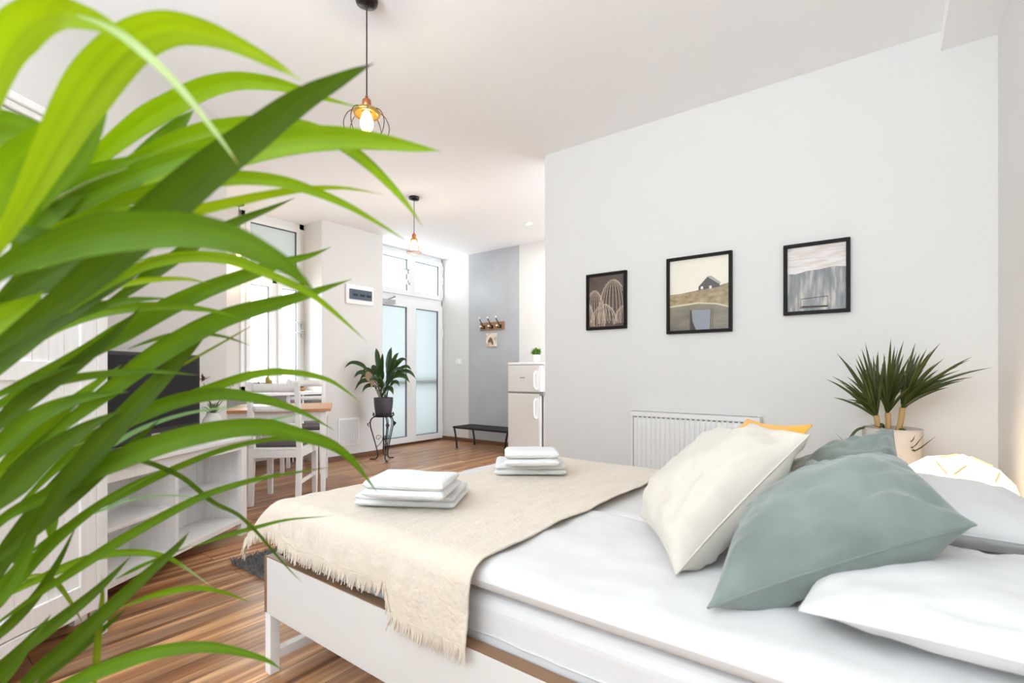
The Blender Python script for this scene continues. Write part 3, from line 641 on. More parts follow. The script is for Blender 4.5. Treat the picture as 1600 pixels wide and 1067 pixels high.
# ------------------------------------------------------------------ dining corner
# white chair builder, local y runs from the backrest to the front of the seat
def chair(name, label, loc, rz, group):
    t = thing(name, label, 'chair', loc, rz, group); w = 0.205; d = 0.40
    for sx in (-1, 1):
        m = MB(); x = sx*w*0.9
        m.hexa([Vector((x-0.02, -0.035, 0)), Vector((x+0.02, -0.035, 0)), Vector((x+0.02, 0.005, 0)), Vector((x-0.02, 0.005, 0))], [Vector((x-0.021, 0, 0.46)), Vector((x+0.021, 0, 0.46)), Vector((x+0.021, 0.044, 0.46)), Vector((x-0.021, 0.044, 0.46))])
        m.build('leg', M['whitewood'], t, bevel=0.003)
        m = MB()
        m.hexa([Vector((x-0.021, 0, 0.4601)), Vector((x+0.021, 0, 0.4601)), Vector((x+0.021, 0.044, 0.4601)), Vector((x-0.021, 0.044, 0.4601))], [Vector((x-0.019, -0.06, 1.0)), Vector((x+0.019, -0.06, 1.0)), Vector((x+0.019, -0.025, 1.0)), Vector((x-0.019, -0.025, 1.0))])
        m.build('back_post', M['whitewood'], t, bevel=0.004)
        x = sx*w*0.93
        m = MB().hexa([Vector((x-0.019, d-0.012, 0)), Vector((x+0.019, d-0.012, 0)), Vector((x+0.019, d+0.026, 0)), Vector((x-0.019, d+0.026, 0))], [Vector((x-0.024, d-0.022, 0.445)), Vector((x+0.024, d-0.022, 0.445)), Vector((x+0.024, d+0.026, 0.445)), Vector((x-0.024, d+0.026, 0.445))])
        m.build('leg', M['whitewood'], t, bevel=0.003)
        box((x-0.009, 0.0, 0.165), (x+0.009, d, 0.195)).build('stretcher', M['whitewood'], t, bevel=0.002)
    m = MB(); m.box((-w*0.85, 0.002, 0.385), (w*0.85, 0.028, 0.445)); m.box((-w*0.85, d, 0.385), (w*0.85, d+0.022, 0.445))
    for sx in (-1, 1): m.box((sx*w*0.95-0.011, 0.04, 0.385), (sx*w*0.95+0.011, d-0.01, 0.445))
    m.build('apron', M['whitewood'], t, bevel=0.002)
    box((-w-0.005, 0.0, 0.445), (w+0.005, d+0.03, 0.463)).build('seat', M['whitewood'], t, bevel=0.006)
    for z, h in ((0.915, 0.07), (0.76, 0.045), (0.62, 0.045)):
        def fn(u, v, z=z, h=h):
            return Vector((-w*0.83+u*w*1.66, -0.045*(z-0.46)/0.54+0.006-0.02*math.sin(u*PI), z+v*h))
        m = MB().grid(fn, 10, 2); m.build('back_rail', M['whitewood'], t, solid=0.018)
    m = MB()
    m.box((-w+0.015, 0.05, 0.464), (w-0.015, d+0.02, 0.505)); o = m.build('seat_pad', M['seatpad'], t, bevel=0.018, seg=4)
    return t
def cw(xc, d): return CW(xc, d, 0)
chair('dining_chair', 'white wooden chair with its back to the room, nearest the low media unit', cw(-1.915, 4.02), YAW+0.09, 'white dining chairs')
chair('dining_chair', 'white wooden chair on the window side of the table', cw(-2.33, 5.62), YAW+PI+0.3, 'white dining chairs')
# table: near right corner, direction of its right side
tr = cw(-1.58, 4.335); th = YAW+0.33
t = thing('dining_table', 'white dining table with an oiled oak top under the window', 'table', tr, th)
tw, td = 0.84, 0.86
box((-tw, 0, 0.738), (0, td, 0.762)).build('tabletop', M['oak'], t, bevel=0.003)
m = MB(); m.box((-tw+0.06, 0.045, 0.655), (-0.06, 0.065, 0.738)); m.box((-tw+0.06, td-0.065, 0.655), (-0.06, td-0.045, 0.738)); m.box((-0.065, 0.06, 0.655), (-0.045, td-0.06, 0.738)); m.box((-tw+0.045, 0.06, 0.655), (-tw+0.065, td-0.06, 0.738))
m.build('apron', M['whitewood'], t, bevel=0.002)
for (x, y) in ((-0.065, 0.065), (-tw+0.065, 0.065), (-0.065, td-0.065), (-tw+0.065, td-0.065)):
    a = 0.028; b = 0.02
    MB().hexa([Vector((x+i*b, y+j*b, 0)) for i, j in ((-1, -1), (1, -1), (1, 1), (-1, 1))], [Vector((x+i*a, y+j*a, 0.738)) for i, j in ((-1, -1), (1, -1), (1, 1), (-1, 1))]).build('leg', M['whitewood'], t, bevel=0.003)
# things on the sill and on the table
def smallpot(loc, r, h, label, fill, group=None):
    t = thing('small_pot', label, 'plant', loc, 0, group)
    MB().lathe([(0.001, 0), (r*0.8, 0), (r, h), (r*0.9, h), (r*0.88, h*0.85), (0.001, h*0.85)], n=24).build('pot', M['ceramic'], t)
    fill(t, r, h); return t
def rosette(mt, n, L, w, seed=1, flat=0.5):
    def f(t, r, h):
        R = random.Random(seed); m = MB()
        for k in range(n):
            a = k*2.4; e = 0.25+flat*(k/n); d = Vector((math.cos(a)*math.cos(e), math.sin(a)*math.cos(e), math.sin(e)))
            b = Vector((math.cos(a)*r*0.2, math.sin(a)*r*0.2, h*0.85)); l = L*(1-0.4*k/n)*R.uniform(0.8, 1.2)
            m.blade([b, b+d*l*0.5, b+d*l+Vector((0, 0, l*0.1))], [w*0.6, w, w*0.08], fold=0.5)
        m.build('rosette', mt, t, solid=0.003)
    return f
sz = sillz-0.005
smallpot(onX(408, 618, -5.5).xy.to_3d()+Vector((0, 0, sz)), 0.05, 0.075, 'white pot with a reddish succulent on the windowsill', rosette(M['succ'], 26, 0.10, 0.02))
def cact(t, r, h):
    m = MB()
    for (x, y, hh, rr) in ((-0.018, 0, 0.11, 0.024), (0.024, 0.01, 0.07, 0.02), (0.0, -0.02, 0.05, 0.016)):
        n = 10; prof = [(0.4, 0), (0.9, 0.2), (1, 0.5), (0.9, 0.8), (0.5, 0.97), (0.02, 1)]
        vs = []; fs = []; nn = 20
        for (pr, pz) in prof:
            for k in range(nn):
                q = rr*pr*(1 if k % 2 else 0.82); vs.append((x+q*math.cos(2*PI*k/nn), y+q*math.sin(2*PI*k/nn), h*0.8+pz*hh))
        for i in range(len(prof)-1):
            for k in range(nn): fs.append((i*nn+k, i*nn+(k+1) % nn, (i+1)*nn+(k+1) % nn, (i+1)*nn+k))
        m.add(vs, fs, True)
    m.build('cactus', M['cactus'], t)
smallpot(onX(419, 612, -5.62).xy.to_3d()+Vector((0, 0, sz)), 0.05, 0.08, 'white pot with stubby olive cacti on the windowsill', cact)
smallpot(onX(450, 615, -5.5).xy.to_3d()+Vector((0, 0, sz)), 0.03, 0.04, 'tiny white pot with a sprig on the windowsill', rosette(M['agave'], 9, 0.05, 0.01, 3))
q = onX(471, 614, -5.48)
tag(MB().lathe([(0.001, 0), (0.03, 0), (0.055, 0.04), (0.05, 0.04), (0.028, 0.006), (0.001, 0.006)], (q.x, q.y, sz), 24).build('wooden_bowl', M['oak']), 'small shallow wooden bowl on the windowsill', 'bowl')

# ------------------------------------------------------------------ media unit, television, wardrobe (all along the slanted wall)
LZ = YAW-math.atan2(0.064, 0.998)
# local frame: x away from the wall, y along the wall; origin at the far front corner of the unit on the floor
t = thing('media_unit', 'low white open shelf unit under the television', 'media unit', CW(-1.775, 3.33), LZ)
LN, DP, HT = 1.225, 0.275, 0.655
m = MB()
box((-DP, -LN, HT-0.025), (0.02, 0.022, HT)).build('top', M['whitewoodh'], t, bevel=0.004)
box((-0.018, -LN+0.05, HT-0.085), (0, -0.06, HT-0.025)).build('apron', M['whitewoodh'], t, bevel=0.002)
for y in (-0.06, -LN):
    box((-0.03, y, 0), (0, y+0.06, HT-0.025)).build('leg', M['whitewood'], t, bevel=0.003)
    box((-DP, y+0.03-0.02, 0), (-DP+0.04, y+0.05, HT-0.025)).build('leg', M['whitewood'], t, bevel=0.003)
    box((-DP+0.04, y+0.02, 0.09), (-0.03, y+0.04, HT-0.025)).build('side_panel', M['whitewood'], t)
box((-DP, -LN/2-0.03, 0.10), (-0.002, -LN/2-0.008, HT-0.085)).build('divider', M['whitewood'], t, bevel=0.002)
box((-DP+0.01, -LN+0.05, 0.085), (-0.002, -0.05, 0.115)).build('bottom_shelf', M['whitewoodh'], t, bevel=0.002)
for (a, b) in ((-LN+0.045, -LN/2-0.03), (-LN/2-0.008, -0.03)):
    box((-DP+0.01, a, 0.335), (-0.02, b, 0.355)).build('shelf', M['whitewoodh'], t, bevel=0.002)
m = MB()
for k in range(14):
    a = -LN+0.04+k*(LN-0.08)/14; m.box((-DP, a+0.001, 0.1), (-DP+0.008, a+(LN-0.08)/14-0.001, HT-0.03))
m.build('back_panel', M['whitewood'], t)
# television
TVY = 3.07
t = thing('television', 'black flat screen television standing on the low white unit', 'television', CW(-1.955, 3.07, HT), YAW+0.0)
tl = 0.80
box((-0.03, -tl, 0.055), (0.03, 0, 0.528)).build('cabinet', M['black'], t, bevel=0.006)
box((0.0301, -tl+0.025, 0.12), (0.0325, -0.022, 0.508)).build('screen', M['screen'], t)
m = MB(); m.box((-0.06, -tl*0.78, 0.0), (0.085, 0.03, 0.012)); m.box((-0.015, -tl*0.58, 0.012), (0.015, -tl*0.42, 0.06)); m.build('stand', M['black'], t, bevel=0.003)
box((0.0302, -tl*0.52, 0.083), (0.0316, -tl*0.44, 0.094)).build('badge', M['chrome'], t)
box((0.0302, -0.13, 0.085), (0.0312, -0.05, 0.088)).build('trim_line', M['brass'], t)
# vase with leaves
q = CW(-1.915, 3.185)
t = thing('vase', 'white ceramic vase with pale pointed leaves on the end of the media unit', 'vase', (q.x, q.y, HT))
MB().lathe([(0.001, 0), (0.045, 0), (0.06, 0.02), (0.066, 0.07), (0.058, 0.12), (0.04, 0.15), (0.036, 0.165), (0.032, 0.165), (0.034, 0.15), (0.05, 0.11), (0.05, 0.03), (0.001, 0.02)], n=36).build('body', M['ceramic'], t)
R = random.Random(4); m = MB()
for k in range(26):
    a = k*2.4; e = R.uniform(0.3, 1.2); l = R.uniform(0.09, 0.15); d = Vector((math.cos(a)*math.cos(e), math.sin(a)*math.cos(e), math.sin(e))); b = Vector((0, 0, 0.15))
    m.blade([b, b+d*l*0.5+Vector((0, 0, 0.01)), b+d*l-Vector((0, 0, 0.01))], [0.008, 0.013, 0.001], fold=0.3)
m.build('leaves', M['agave'], t)
m = MB(); ms = MB()
for (px, py, dd) in ((318, 593, 3.1), (362, 598, 3.25)):
    tip = P(px, py, dd)-Vector((q.x, q.y, HT)); b = Vector((0, 0, 0.15)); ms.tube(spline([b, b+(tip-b)*0.6+Vector((0, 0, -0.01)), tip-Vector((0, 0, 0.02))], 8), 0.002, 5)
    for k in range(34):
        dv = Vector((R.gauss(0, 1), R.gauss(0, 1), R.gauss(0.6, 1))).normalized(); l = R.uniform(0.015, 0.045)
        m.blade([tip, tip+dv*l*0.6, tip+dv*l], [0.003, 0.009, 0.001], fold=0.2)
m.build('dried_flower', leafmat('dried_petals', (134, 92, 80), 0.2), t, solid=0.001); ms.build('stem', M['dried'], t)
# wardrobe
t = thing('wardrobe', 'tall white wooden wardrobe with framed doors beside the media unit', 'wardrobe', CW(-1.679, 2.067), LZ)
wl, wd, wh = 0.98, 0.455, 2.03
m = MB(); m.box((-wd, -wl, 0.12), (-wd+0.012, 0, wh-0.04)); m.box((-wd, -0.022, 0.12), (-0.02, 0, wh-0.04)); m.box((-wd, -wl, 0.12), (-0.02, -wl+0.022, wh-0.04)); m.box((-wd, -wl, 0.12), (-0.02, 0, 0.14))
m.build('body', M['whitewood'], t, bevel=0.002)
m = MB(); m.box((-wd-0.01, -wl-0.02, wh-0.03), (0.02, 0.02, wh)); m.box((-wd, -wl-0.01, wh-0.055), (0.01, 0.01, wh-0.03)); m.build('cornice', M['whitewood'], t, bevel=0.005)
box((-0.02, -wl+0.05, 0.12), (0, -0.05, 0.165)).build('plinth_rail', M['whitewood'], t, bevel=0.002)
for y in (-0.05, -wl):
    box((-0.035, y, 0), (0, y+0.05, wh-0.055)).build('leg', M['whitewood'], t, bevel=0.004)
    box((-wd, y, 0), (-wd+0.04, y+0.05, 0.12)).build('leg', M['whitewood'], t, bevel=0.004)
for a, b in ((-wl+0.052, -wl/2-0.002), (-wl/2+0.002, -0.052)):
    m = MB(); f = 0.07; z0, z1 = 0.17, wh-0.06
    for (p_, q_, r_, s_) in ((a, z0, a+f, z1), (b-f, z0, b, z1), (a+f, z0, b-f, z0+f), (a+f, z1-f, b-f, z1), (a+f, 1.05, b-f, 1.12)): m.box((-0.02, p_, q_), (0.0, r_, s_))
    o = m.build('door', M['whitewood'], t, bevel=0.003)
    m = MB(); k = int((b-a-2*f)/0.07)+1
    for i in range(k):
        ya = a+f+i*(b-a-2*f)/k; m.box((-0.018, ya+0.001, z0+f), (-0.009, ya+(b-a-2*f)/k-0.001, z1-f))
    m.build('panel', M['whitewood'], o)
    kb = MB().lathe([(0.006, 0), (0.006, 0.012), (0.016, 0.018), (0.016, 0.026), (0.001, 0.03)], n=16); yk = b-0.035 if a < -wl/2 else a+0.035
    kb.v = [(z, yk+y, 1.0+x) for x, y, z in kb.v]; kb.build('knob', M['black'], o)

# ------------------------------------------------------------------ pendant lamps
def bulb_glow(loc, e):
    l = bpy.data.lights.new('bulb_light', 'POINT'); l.energy = e; l.color = (1, 0.84, 0.64); l.shadow_soft_size = 0.03
    o = bpy.data.objects.new('bulb_light', l); COL.objects.link(o); o.location = loc; return o
def pendant(x, y, drop, label, style, e):
    t = thing('pendant_lamp', label, 'lamp', (x, y, CEIL), 0, 'cage pendant lamps')
    MB().lathe([(0.001, 0), (0.052, 0), (0.054, -0.012), (0.05, -0.028), (0.03, -0.036), (0.001, -0.038)], n=32).build('canopy', M['black'], t)
    z = -drop     # top of the socket
    MB().tube([(0, 0, -0.03), (0, 0, z+0.005)], 0.0035, 6).build('cord', M['cord'], t)
    s = MB(); s.lathe([(0.001, z+0.02), (0.007, z+0.018), (0.008, z+0.004), (0.018, z), (0.021, z-0.006), (0.021, z-0.055), (0.001, z-0.056)], n=24)
    s.build('socket', M['copper'], t)
    MB().lathe([(0.001, z-0.055), (0.013, z-0.056), (0.02, z-0.07), (0.030, z-0.10), (0.030, z-0.125), (0.022, z-0.145), (0.01, z-0.155), (0.001, z-0.157)], n=24).build('bulb', M['bulb'], t)
    m = MB()
    if style == 0:
        c = MB(); c.lathe([(0.022, z-0.045), (0.055, z-0.05), (0.066, z-0.062), (0.06, z-0.075), (0.05, z-0.068), (0.024, z-0.058), (0.022, z-0.045)], n=36); c.build('dish', M['brass'], t)
        for k in range(8):
            a = 2*PI*k/8+0.2; d = Vector((math.cos(a), math.sin(a), 0))
            m.tube(spline([d*0.025+Vector((0, 0, z-0.045)), d*0.062+Vector((0, 0, z-0.055)), d*0.088+Vector((0, 0, z-0.075)), d*0.105+Vector((0, 0, z-0.115)), d*0.1+Vector((0, 0, z-0.16)), d*0.075+Vector((0, 0, z-0.2))], 16), 0.0022, 5)
        rr, rz = 0.075, z-0.2
    else:
        c = MB(); c.lathe([(0.022, z-0.045), (0.034, z-0.05), (0.036, z-0.062), (0.022, z-0.064)], n=30); c.build('collar', M['brass'], t)
        for k in range(8):
            a = 2*PI*k/8; d = Vector((math.cos(a), math.sin(a), 0))
            m.tube(spline([d*0.033+Vector((0, 0, z-0.055)), d*0.036+Vector((0, 0, z-0.09)), d*0.05+Vector((0, 0, z-0.12)), d*0.068+Vector((0, 0, z-0.15)), d*0.072+Vector((0, 0, z-0.19))], 14), 0.0022, 5)
        rr, rz = 0.072, z-0.19
    m.tube([(math.cos(2*PI*k/28)*rr, math.sin(2*PI*k/28)*rr, rz) for k in range(29)], 0.003, 5, False)
    m.build('cage', M['wire'] if style == 0 else M['copper'], t)
    bulb_glow((x, y, CEIL+rz-0.05), e*1.5)
q = onZ(573, 3, CEIL-0.02); zb = P(572, 156, (q-Vector((0, 0, q.z))).dot(FY)).z
pendant(q.x, q.y, CEIL-zb, 'nearest cage pendant lamp, hanging large above the palm leaf', 0, 2)
q = onZ(647, 311, CEIL-0.02); zb = P(647, 366, q.dot(FY)).z
pendant(q.x, q.y, CEIL-zb, 'cage pendant lamp hanging in front of the entrance door', 1, 2)
q = CW(-2.9, 5.28, 0)
pendant(q.x, q.y, CEIL-P(375, 378, 5.28).z, 'cage pendant lamp over the dining table, half hidden by leaves', 1, 2)

# ------------------------------------------------------------------ bed
BX0, BX1, BY0, BY1 = -1.775, 0.40, 0.889, 2.33
bed = thing('bed', 'low white double bed frame on square legs in the near corner', 'bed', (BX0, BY0, 0))
def bb(name, a, b, mt, bevel=0.002):
    return box(Vector(a)-bed.location, Vector(b)-bed.location).build(name, mt, bed, bevel=bevel)
bb('side_rail', (BX0, BY0, 0.215), (BX1, BY0+0.022, 0.417), M['lacquer']); bb('side_rail', (BX0, BY1-0.022, 0.215), (BX1, BY1, 0.417), M['lacquer'])
bb('rail_edge', (BX0, BY0+0.001, 0.417), (BX1, BY0+0.036, 0.421), M['brownedge'], 0); bb('rail_edge', (BX0, BY1-0.036, 0.417), (BX1, BY1-0.001, 0.421), M['brownedge'], 0)
bb('footboard', (BX0-0.022, BY0+0.002, 0.215), (BX0-0.001, BY1-0.002, 0.417), M['brownedge'])
bb('headboard', (BX1, BY0-0.01, 0.2), (BX1+0.03, BY1+0.01, 0.78), M['lacquer'], 0.006)
for x in (BX0-0.015, BX1-0.06):
    for y in (BY0+0.002, BY1-0.038): bb('leg', (x, y, 0), (x+0.036, y+0.036, 0.215), M['metalw'], 0.002)
    bb('foot_bar', (x+0.002, BY0+0.038, 0.045), (x+0.034, BY1-0.055, 0.08), M['metalw'], 0.003)
m = MB()
for k in range(14): x = BX0+0.05+k*0.155; m.box(Vector((x, BY0+0.03, 0.27))-bed.location, Vector((x+0.08, BY1-0.03, 0.285))-bed.location)
m.build('slats', M['palewood'], bed)
def smooth(x): x = max(0, min(1, x)); return x*x*(3-2*x)
mat_o = MB().box((BX0+0.03, BY0+0.043, 0.29), (BX1-0.01, BY1-0.05, 0.531)).build('mattress', M['sheet'], bevel=0.04, seg=6)
tag(mat_o, 'thick mattress under a white fitted sheet on the bed frame', 'mattress')
m = MB()
pts = [(BX0+0.08+k*0.02, BY0+0.0405+0.002*nz(k*0.3, 1), 0.44+0.004*nz(k*0.2, 5)) for k in range(104)]
m.tube(pts, 0.003, 5, False); o = m.build('piping', M['sheet'], None); o.parent = mat_o; o.location = o.location-mat_o.location
def slab(x0, x1, y0, y1, z0, T, R, nu, nv, wr=0.004, seed=0, dome=0.0, ws=5.0, M4=None, shear=None):
    m = MB()
    def edge(d): d = max(0, min(1, d/R)); return math.sqrt(max(0, 1-(1-d)**2))
    def pos(u, v):
        # denser rows near the edges
        f = lambda t: 0.5-0.5*math.cos(PI*t) if R < 0.2 else t
        a = f(u)*0.6+u*0.4; b = f(v)*0.6+v*0.4
        return x0+(x1-x0)*a, y0+(y1-y0)*b
    def H(x, y): return edge(x-x0)*edge(x1-x)*edge(y-y0)*edge(y1-y)
    def top(u, v):
        x, y = pos(u, v); e = H(x, y); w = wr*(nz(x*ws, y*ws*1.3, seed)+0.5*nz(x*ws*2.7+3, y*ws*2.1, seed))
        cx = (x-x0)/(x1-x0); cy = (y-y0)/(y1-y0)
        z = z0+T*(0.5+0.5*e)+w*e+dome*(math.sin(PI*cx)*math.sin(PI*cy))**0.6
        xx, yy = x+0.006*nz(y*4, seed)*(1-e), y+0.010*nz(x*3, seed+2)*(1-e)
        p = Vector((xx, yy, z)); return M4 @ p if M4 else p
    def bot(u, v):
        x, y = pos(1-u, v); e = H(x, y)
        xx, yy = x+0.006*nz(y*4, seed)*(1-e), y+0.010*nz(x*3, seed+2)*(1-e)
        p = Vector((xx, yy, z0+T*(0.5-0.5*e))); return M4 @ p if M4 else p
    m.grid(top, nu, nv); m.grid(bot, nu, nv); return m
ZT = 0.602
d2 = slab(-1.70, 0.37, 1.556, BY1-0.03, 0.535, ZT-0.006-0.535, 0.055, 130, 60, 0.009, 3, ws=6)
tag(d2.build('duvet', M['linen']), 'white duvet on the far half of the bed by the radiator', 'duvet', 'duvets on the bed')
d1 = slab(-1.70, 0.37, BY0+0.030, 1.555, 0.534, ZT+0.006-0.534, 0.06, 150, 70, 0.009, 8, ws=6)
tag(d1.build('duvet', M['linen']), 'white duvet hanging along the near side of the bed frame', 'duvet', 'duvets on the bed')

# woven throw laid across the foot of the bed
xe, yn, yf, RR = -1.71, 0.94, BY1-0.075, 0.05
def fold(d):
    if d <= 0: return d, 0.0
    if d < RR*PI/2: a = d/RR; return RR*math.sin(a), RR*(1-math.cos(a))
    return RR, RR+(d-RR*PI/2)
def drape(s, t):
    dx = xe-s; dn = yn-t; df = t-yf
    ox, zx = fold(dx); on, zn = fold(dn); of, zf = fold(df)
    x = xe-ox if dx > 0 else s; y = t
    if dn > 0: y = yn-on
    if df > 0: y = yf+of
    dy = zn+zf; drop = math.sqrt(zx*zx+dy*dy)
    x -= zx*0.35*(1+0.4*nz(t*6, 1)); y -= zn*0.06-zf*0.08
    if zx > 0 and zn > 0: x -= 0.05*min(1, zn/0.1)*min(1, zx/0.1); y -= 0.02*min(1, zx/0.1)
    hang = min(1, dy/0.08); hx = min(1, zx/0.08)
    y -= hang*(0.008*nz(s*14, 3)+0.006*nz(s*30, t*12)+0.002*nz(s*20, t*60)+0.012 if zn > 0 else 0)
    x += hx*0.014*nz(t*11, 7)
    z = ZT+0.024-drop+(1-hang)*(0.005*nz(s*6, t*5, 2)+0.0025*nz(s*17, t*15, 4))+0.003*nz(s*30, t*9, 1)*(1-hx)
    return Vector((x, y, z))
def sl_(t): return -1.90+0.40*smooth((t-1.35)/0.3)-0.03*nz(t*4, 9)
def tn_(s):
    a = smooth((s+1.10)/0.035)
    return yn-(0.155+0.02*nz(s*5, 2))*(1-a)-(0.225+0.012*nz(s*7, 4))*a+0.02*smooth((-1.5-s)/0.3)
def tf_(s): return yf+0.16
def thr(u, v):
    # v across near -> far, u across foot -> head
    t_ = -1
    s0 = -0.795+0.012*nz(v*5, 3)
    t = None
    tm = 0.75+v*1.7
    s = sl_(max(0.9, tm))+(s0-sl_(max(0.9, tm)))*u
    t = tn_(s)+(tf_(s)-tn_(s))*v
    p = drape(s, t)
    return p
m = MB().grid(thr, 230, 190)
th_o = m.build('throw_blanket', M['throw'], solid=0.004)
tag(th_o, 'cream woven throw with fringed ends laid across the foot of the bed', 'throw')
m = MB(); R = random.Random(2)
N_ = 330
for k in range(N_):
    u = k/(N_-1); p = thr(u, 0); q = thr(u, 0.012)
    d = (p-q); d = d.normalized() if d.length > 1e-6 else Vector((0, 0, -1)); d = (d*0.35+Vector((0, -0.05, -1))).normalized()
    cl = math.sin(k*0.9)*0.3+math.sin(k*0.37)*0.35
    l = R.uniform(0.026, 0.046); e = Vector((cl*0.018+R.uniform(-.004, .004), -R.uniform(0.0, 0.008), 0))
    m.tube([p+Vector((0, -0.002, 0.004)), p+d*l*0.5+e*0.4, p+d*l+e], [0.0028, 0.0026, 0.0012], 5)
for k in range(0, 160):
    u = k/159; p = thr(u, 1); m.tube([p, p+Vector((0, 0, -R.uniform(.025, .04)))], [0.003, 0.001], 4)
o = m.build('fringe', M['throw'], None); o.parent = th_o; o.location = o.location-th_o.location; o['kind'] = 'stuff'

# towels, folded in two stacks
def towel(c, rz, w, d, T, label, seed, skew=0.0, tilt=0.0):
    M4 = Matrix.Translation(c) @ Matrix.Rotation(rz, 4, 'Z') @ Matrix.Rotation(tilt, 4, 'X')
    m = MB(); n = 2; h = T/n
    def layer(k, y0, y1):
        s_ = slab(-w/2+0.002*k, w/2-0.003*k, y0, y1, k*h, h*1.06, h*0.8, 40, 34, 0.007, seed+k, M4=M4); m.add(s_.v, s_.f, True)
    for k in range(n): layer(k, -d/2+0.003*nz(seed, k), d/2-0.006*k)
    return tag(m.build('towel', M['towel']), label, 'towel', 'folded towels on the throw')
zt = ZT+0.029
c1 = onZ(648, 779, zt); towel(Vector((c1.x, c1.y, zt)), YAW-0.12, 0.345, 0.24, 0.042, 'white folded bath towel, lower one of the stack nearest the media unit', 1)
c2 = onZ(646, 768, zt+0.05); towel(Vector((c2.x, c2.y, zt+0.05)), YAW-0.18, 0.275, 0.2, 0.055, 'white folded hand towel, upper one of the stack nearest the media unit', 5, tilt=0.03)
c3 = onZ(828, 735, zt); towel(Vector((c3.x, c3.y, zt)), YAW+0.0, 0.315, 0.22, 0.046, 'white folded bath towel, lower one of the stack by the radiator side', 9)
c4 = onZ(830, 728, zt+0.04); towel(Vector((c4.x, c4.y, zt+0.05)), YAW+0.03, 0.235, 0.16, 0.065, 'white folded hand towel, upper one of the stack by the radiator side', 13)

# sleeping pillows and cushions
def cushion(name, corners, T, mt, label, cat='cushion', group=None, seed=0, pinch=0.07, n=44, seam=None, sag=0.0, wr=1.0, backmat=None):
    A_, B_, C_, D_ = [Vector(c) for c in corners]       # bottom-left, bottom-right, top-right, top-left seen from the front
    nrm = ((B_-A_).cross(D_-A_)+(C_-D_).cross(C_-B_)).normalized()
    cen = (A_+B_+C_+D_)/4
    def base(u, v):
        a = 2*u-1; b = 2*v-1
        # straight edges drawn in between the corners
        ua = u+(0.5-u)*pinch*(1-b*b)*abs(a)**3*1.0; vb = v+(0.5-v)*pinch*(1-a*a)*abs(b)**3
        return A_*(1-ua)*(1-vb)+B_*ua*(1-vb)+C_*ua*vb+D_*(1-ua)*vb
    def th(u, v):
        a = abs(2*u-1); b = abs(2*v-1)
        e = (max(0, 1-a**2.4)*max(0, 1-b**2.4))**0.55
        # gathers that run in from the corners and seams
        g = 0
        rim = max(a, b)
        g += 0.0085*wr*math.sin(rim*PI)*nz(u*13+seed, v*4)*rim+0.006*wr*nz(u*5, v*15+seed, 2)*rim
        g += 0.009*wr*nz(u*3.2+seed, v*3.2, 4)
        rg = lambda q: (1-abs(q)*2.2)
        g += 0.0042*wr*rg(nz(u*3+v*5.5+seed, v*2.2-u*1.5, 7))*(0.35+rim)+0.003*wr*rg(nz((u-v)*7+seed, (u+v)*2.5, 11))*rim
        return T/2*e+g*min(1, e*2.2)
    m = MB()
    def f1(u, v):
        uu = 0.5-0.5*math.cos(PI*u); vv = 0.5-0.5*math.cos(PI*v); p = base(uu, vv)+nrm*th(uu, vv)
        p.z -= sag*math.sin(PI*uu)*math.sin(PI*vv); return p
    def f2(u, v):
        uu = 0.5+0.5*math.cos(PI*u); vv = 0.5-0.5*math.cos(PI*v); return base(uu, vv)-nrm*th(uu, vv)*0.9
    m.grid(f1, n, n)
    if backmat: m.m = 1
    m.grid(f2, n, n)
    o = m.build(name, [mt, backmat] if backmat else mt)
    sm = MB(); pts = []
    for k in range(40): pts.append(base(k/40, 0))
    for k in range(40): pts.append(base(1, k/40))
    for k in range(40): pts.append(base(1-k/40, 1))
    for k in range(41): pts.append(base(0, 1-k/40))
    sm.tube(pts, 0.0025, 5, False); s_ = sm.build('seam', mt, None); s_.parent = o; s_.location = s_.location-o.location
    return tag(o, label, cat, group)
# white bed pillows at the head
def pil(x0, x1, y0, y1, z0, T, label, seed, tilt=0.0):
    c = [(x0, y0, z0+tilt*0), (x1, y0, z0), (x1, y1, z0), (x0, y1, z0)]
    return cushion('pillow', c, T, M['linen'], label, 'pillow', 'white bed pillows', seed, 0.05, 50, wr=1.1)
pil(-0.125, 0.385, 0.995, 1.50, 0.664, 0.10, 'white bed pillow lying in front of the sage green cushion', 3)
pil(-0.12, 0.34, 1.62, 2.22, 0.682, 0.14, 'white bed pillow between the sage green cushion and the glowing lamp', 9)
def tp(x, y, t): r = ray(x, y); return Vector((r.x*t*F, r.y*t*F, EYE+r.z*t*F))
# t is metres per pixel at the corner
cushion('cushion', [tp(1106, 950, .00124), tp(1525, 820, .00118), tp(1415, 722, .00172), tp(1178, 790, .00172)], 0.21, M['green'], 'large sage green velvet cushion leaning in front of the others', seed=4, group='cushions at the head of the bed', wr=2.1)
cushion('cushion', [tp(1200, 850, .00176), tp(1430, 790, .00176), tp(1395, 670, .00204), tp(1222, 728, .0021)], 0.15, M['green'], 'sage green velvet cushion mostly hidden behind the large green one', seed=14, group='cushions at the head of the bed', wr=2.0)
cushion('cushion', [tp(1000, 806, .00196), tp(1056, 898, .00146), tp(1265, 679, .00160), tp(1150, 684, .0021)], 0.22, M['creamfab'], 'cream cotton cushion leaning between the throw and the green cushion', seed=24, group='cushions at the head of the bed', wr=2.2)
cushion('cushion', [tp(1040, 800, .00232), tp(1120, 850, .00205), tp(1268, 664, .00184), tp(1168, 655, .0024)], 0.07, M['yellow'], 'mustard yellow cushion peeking over the top of the cream one', seed=34, group='cushions at the head of the bed')

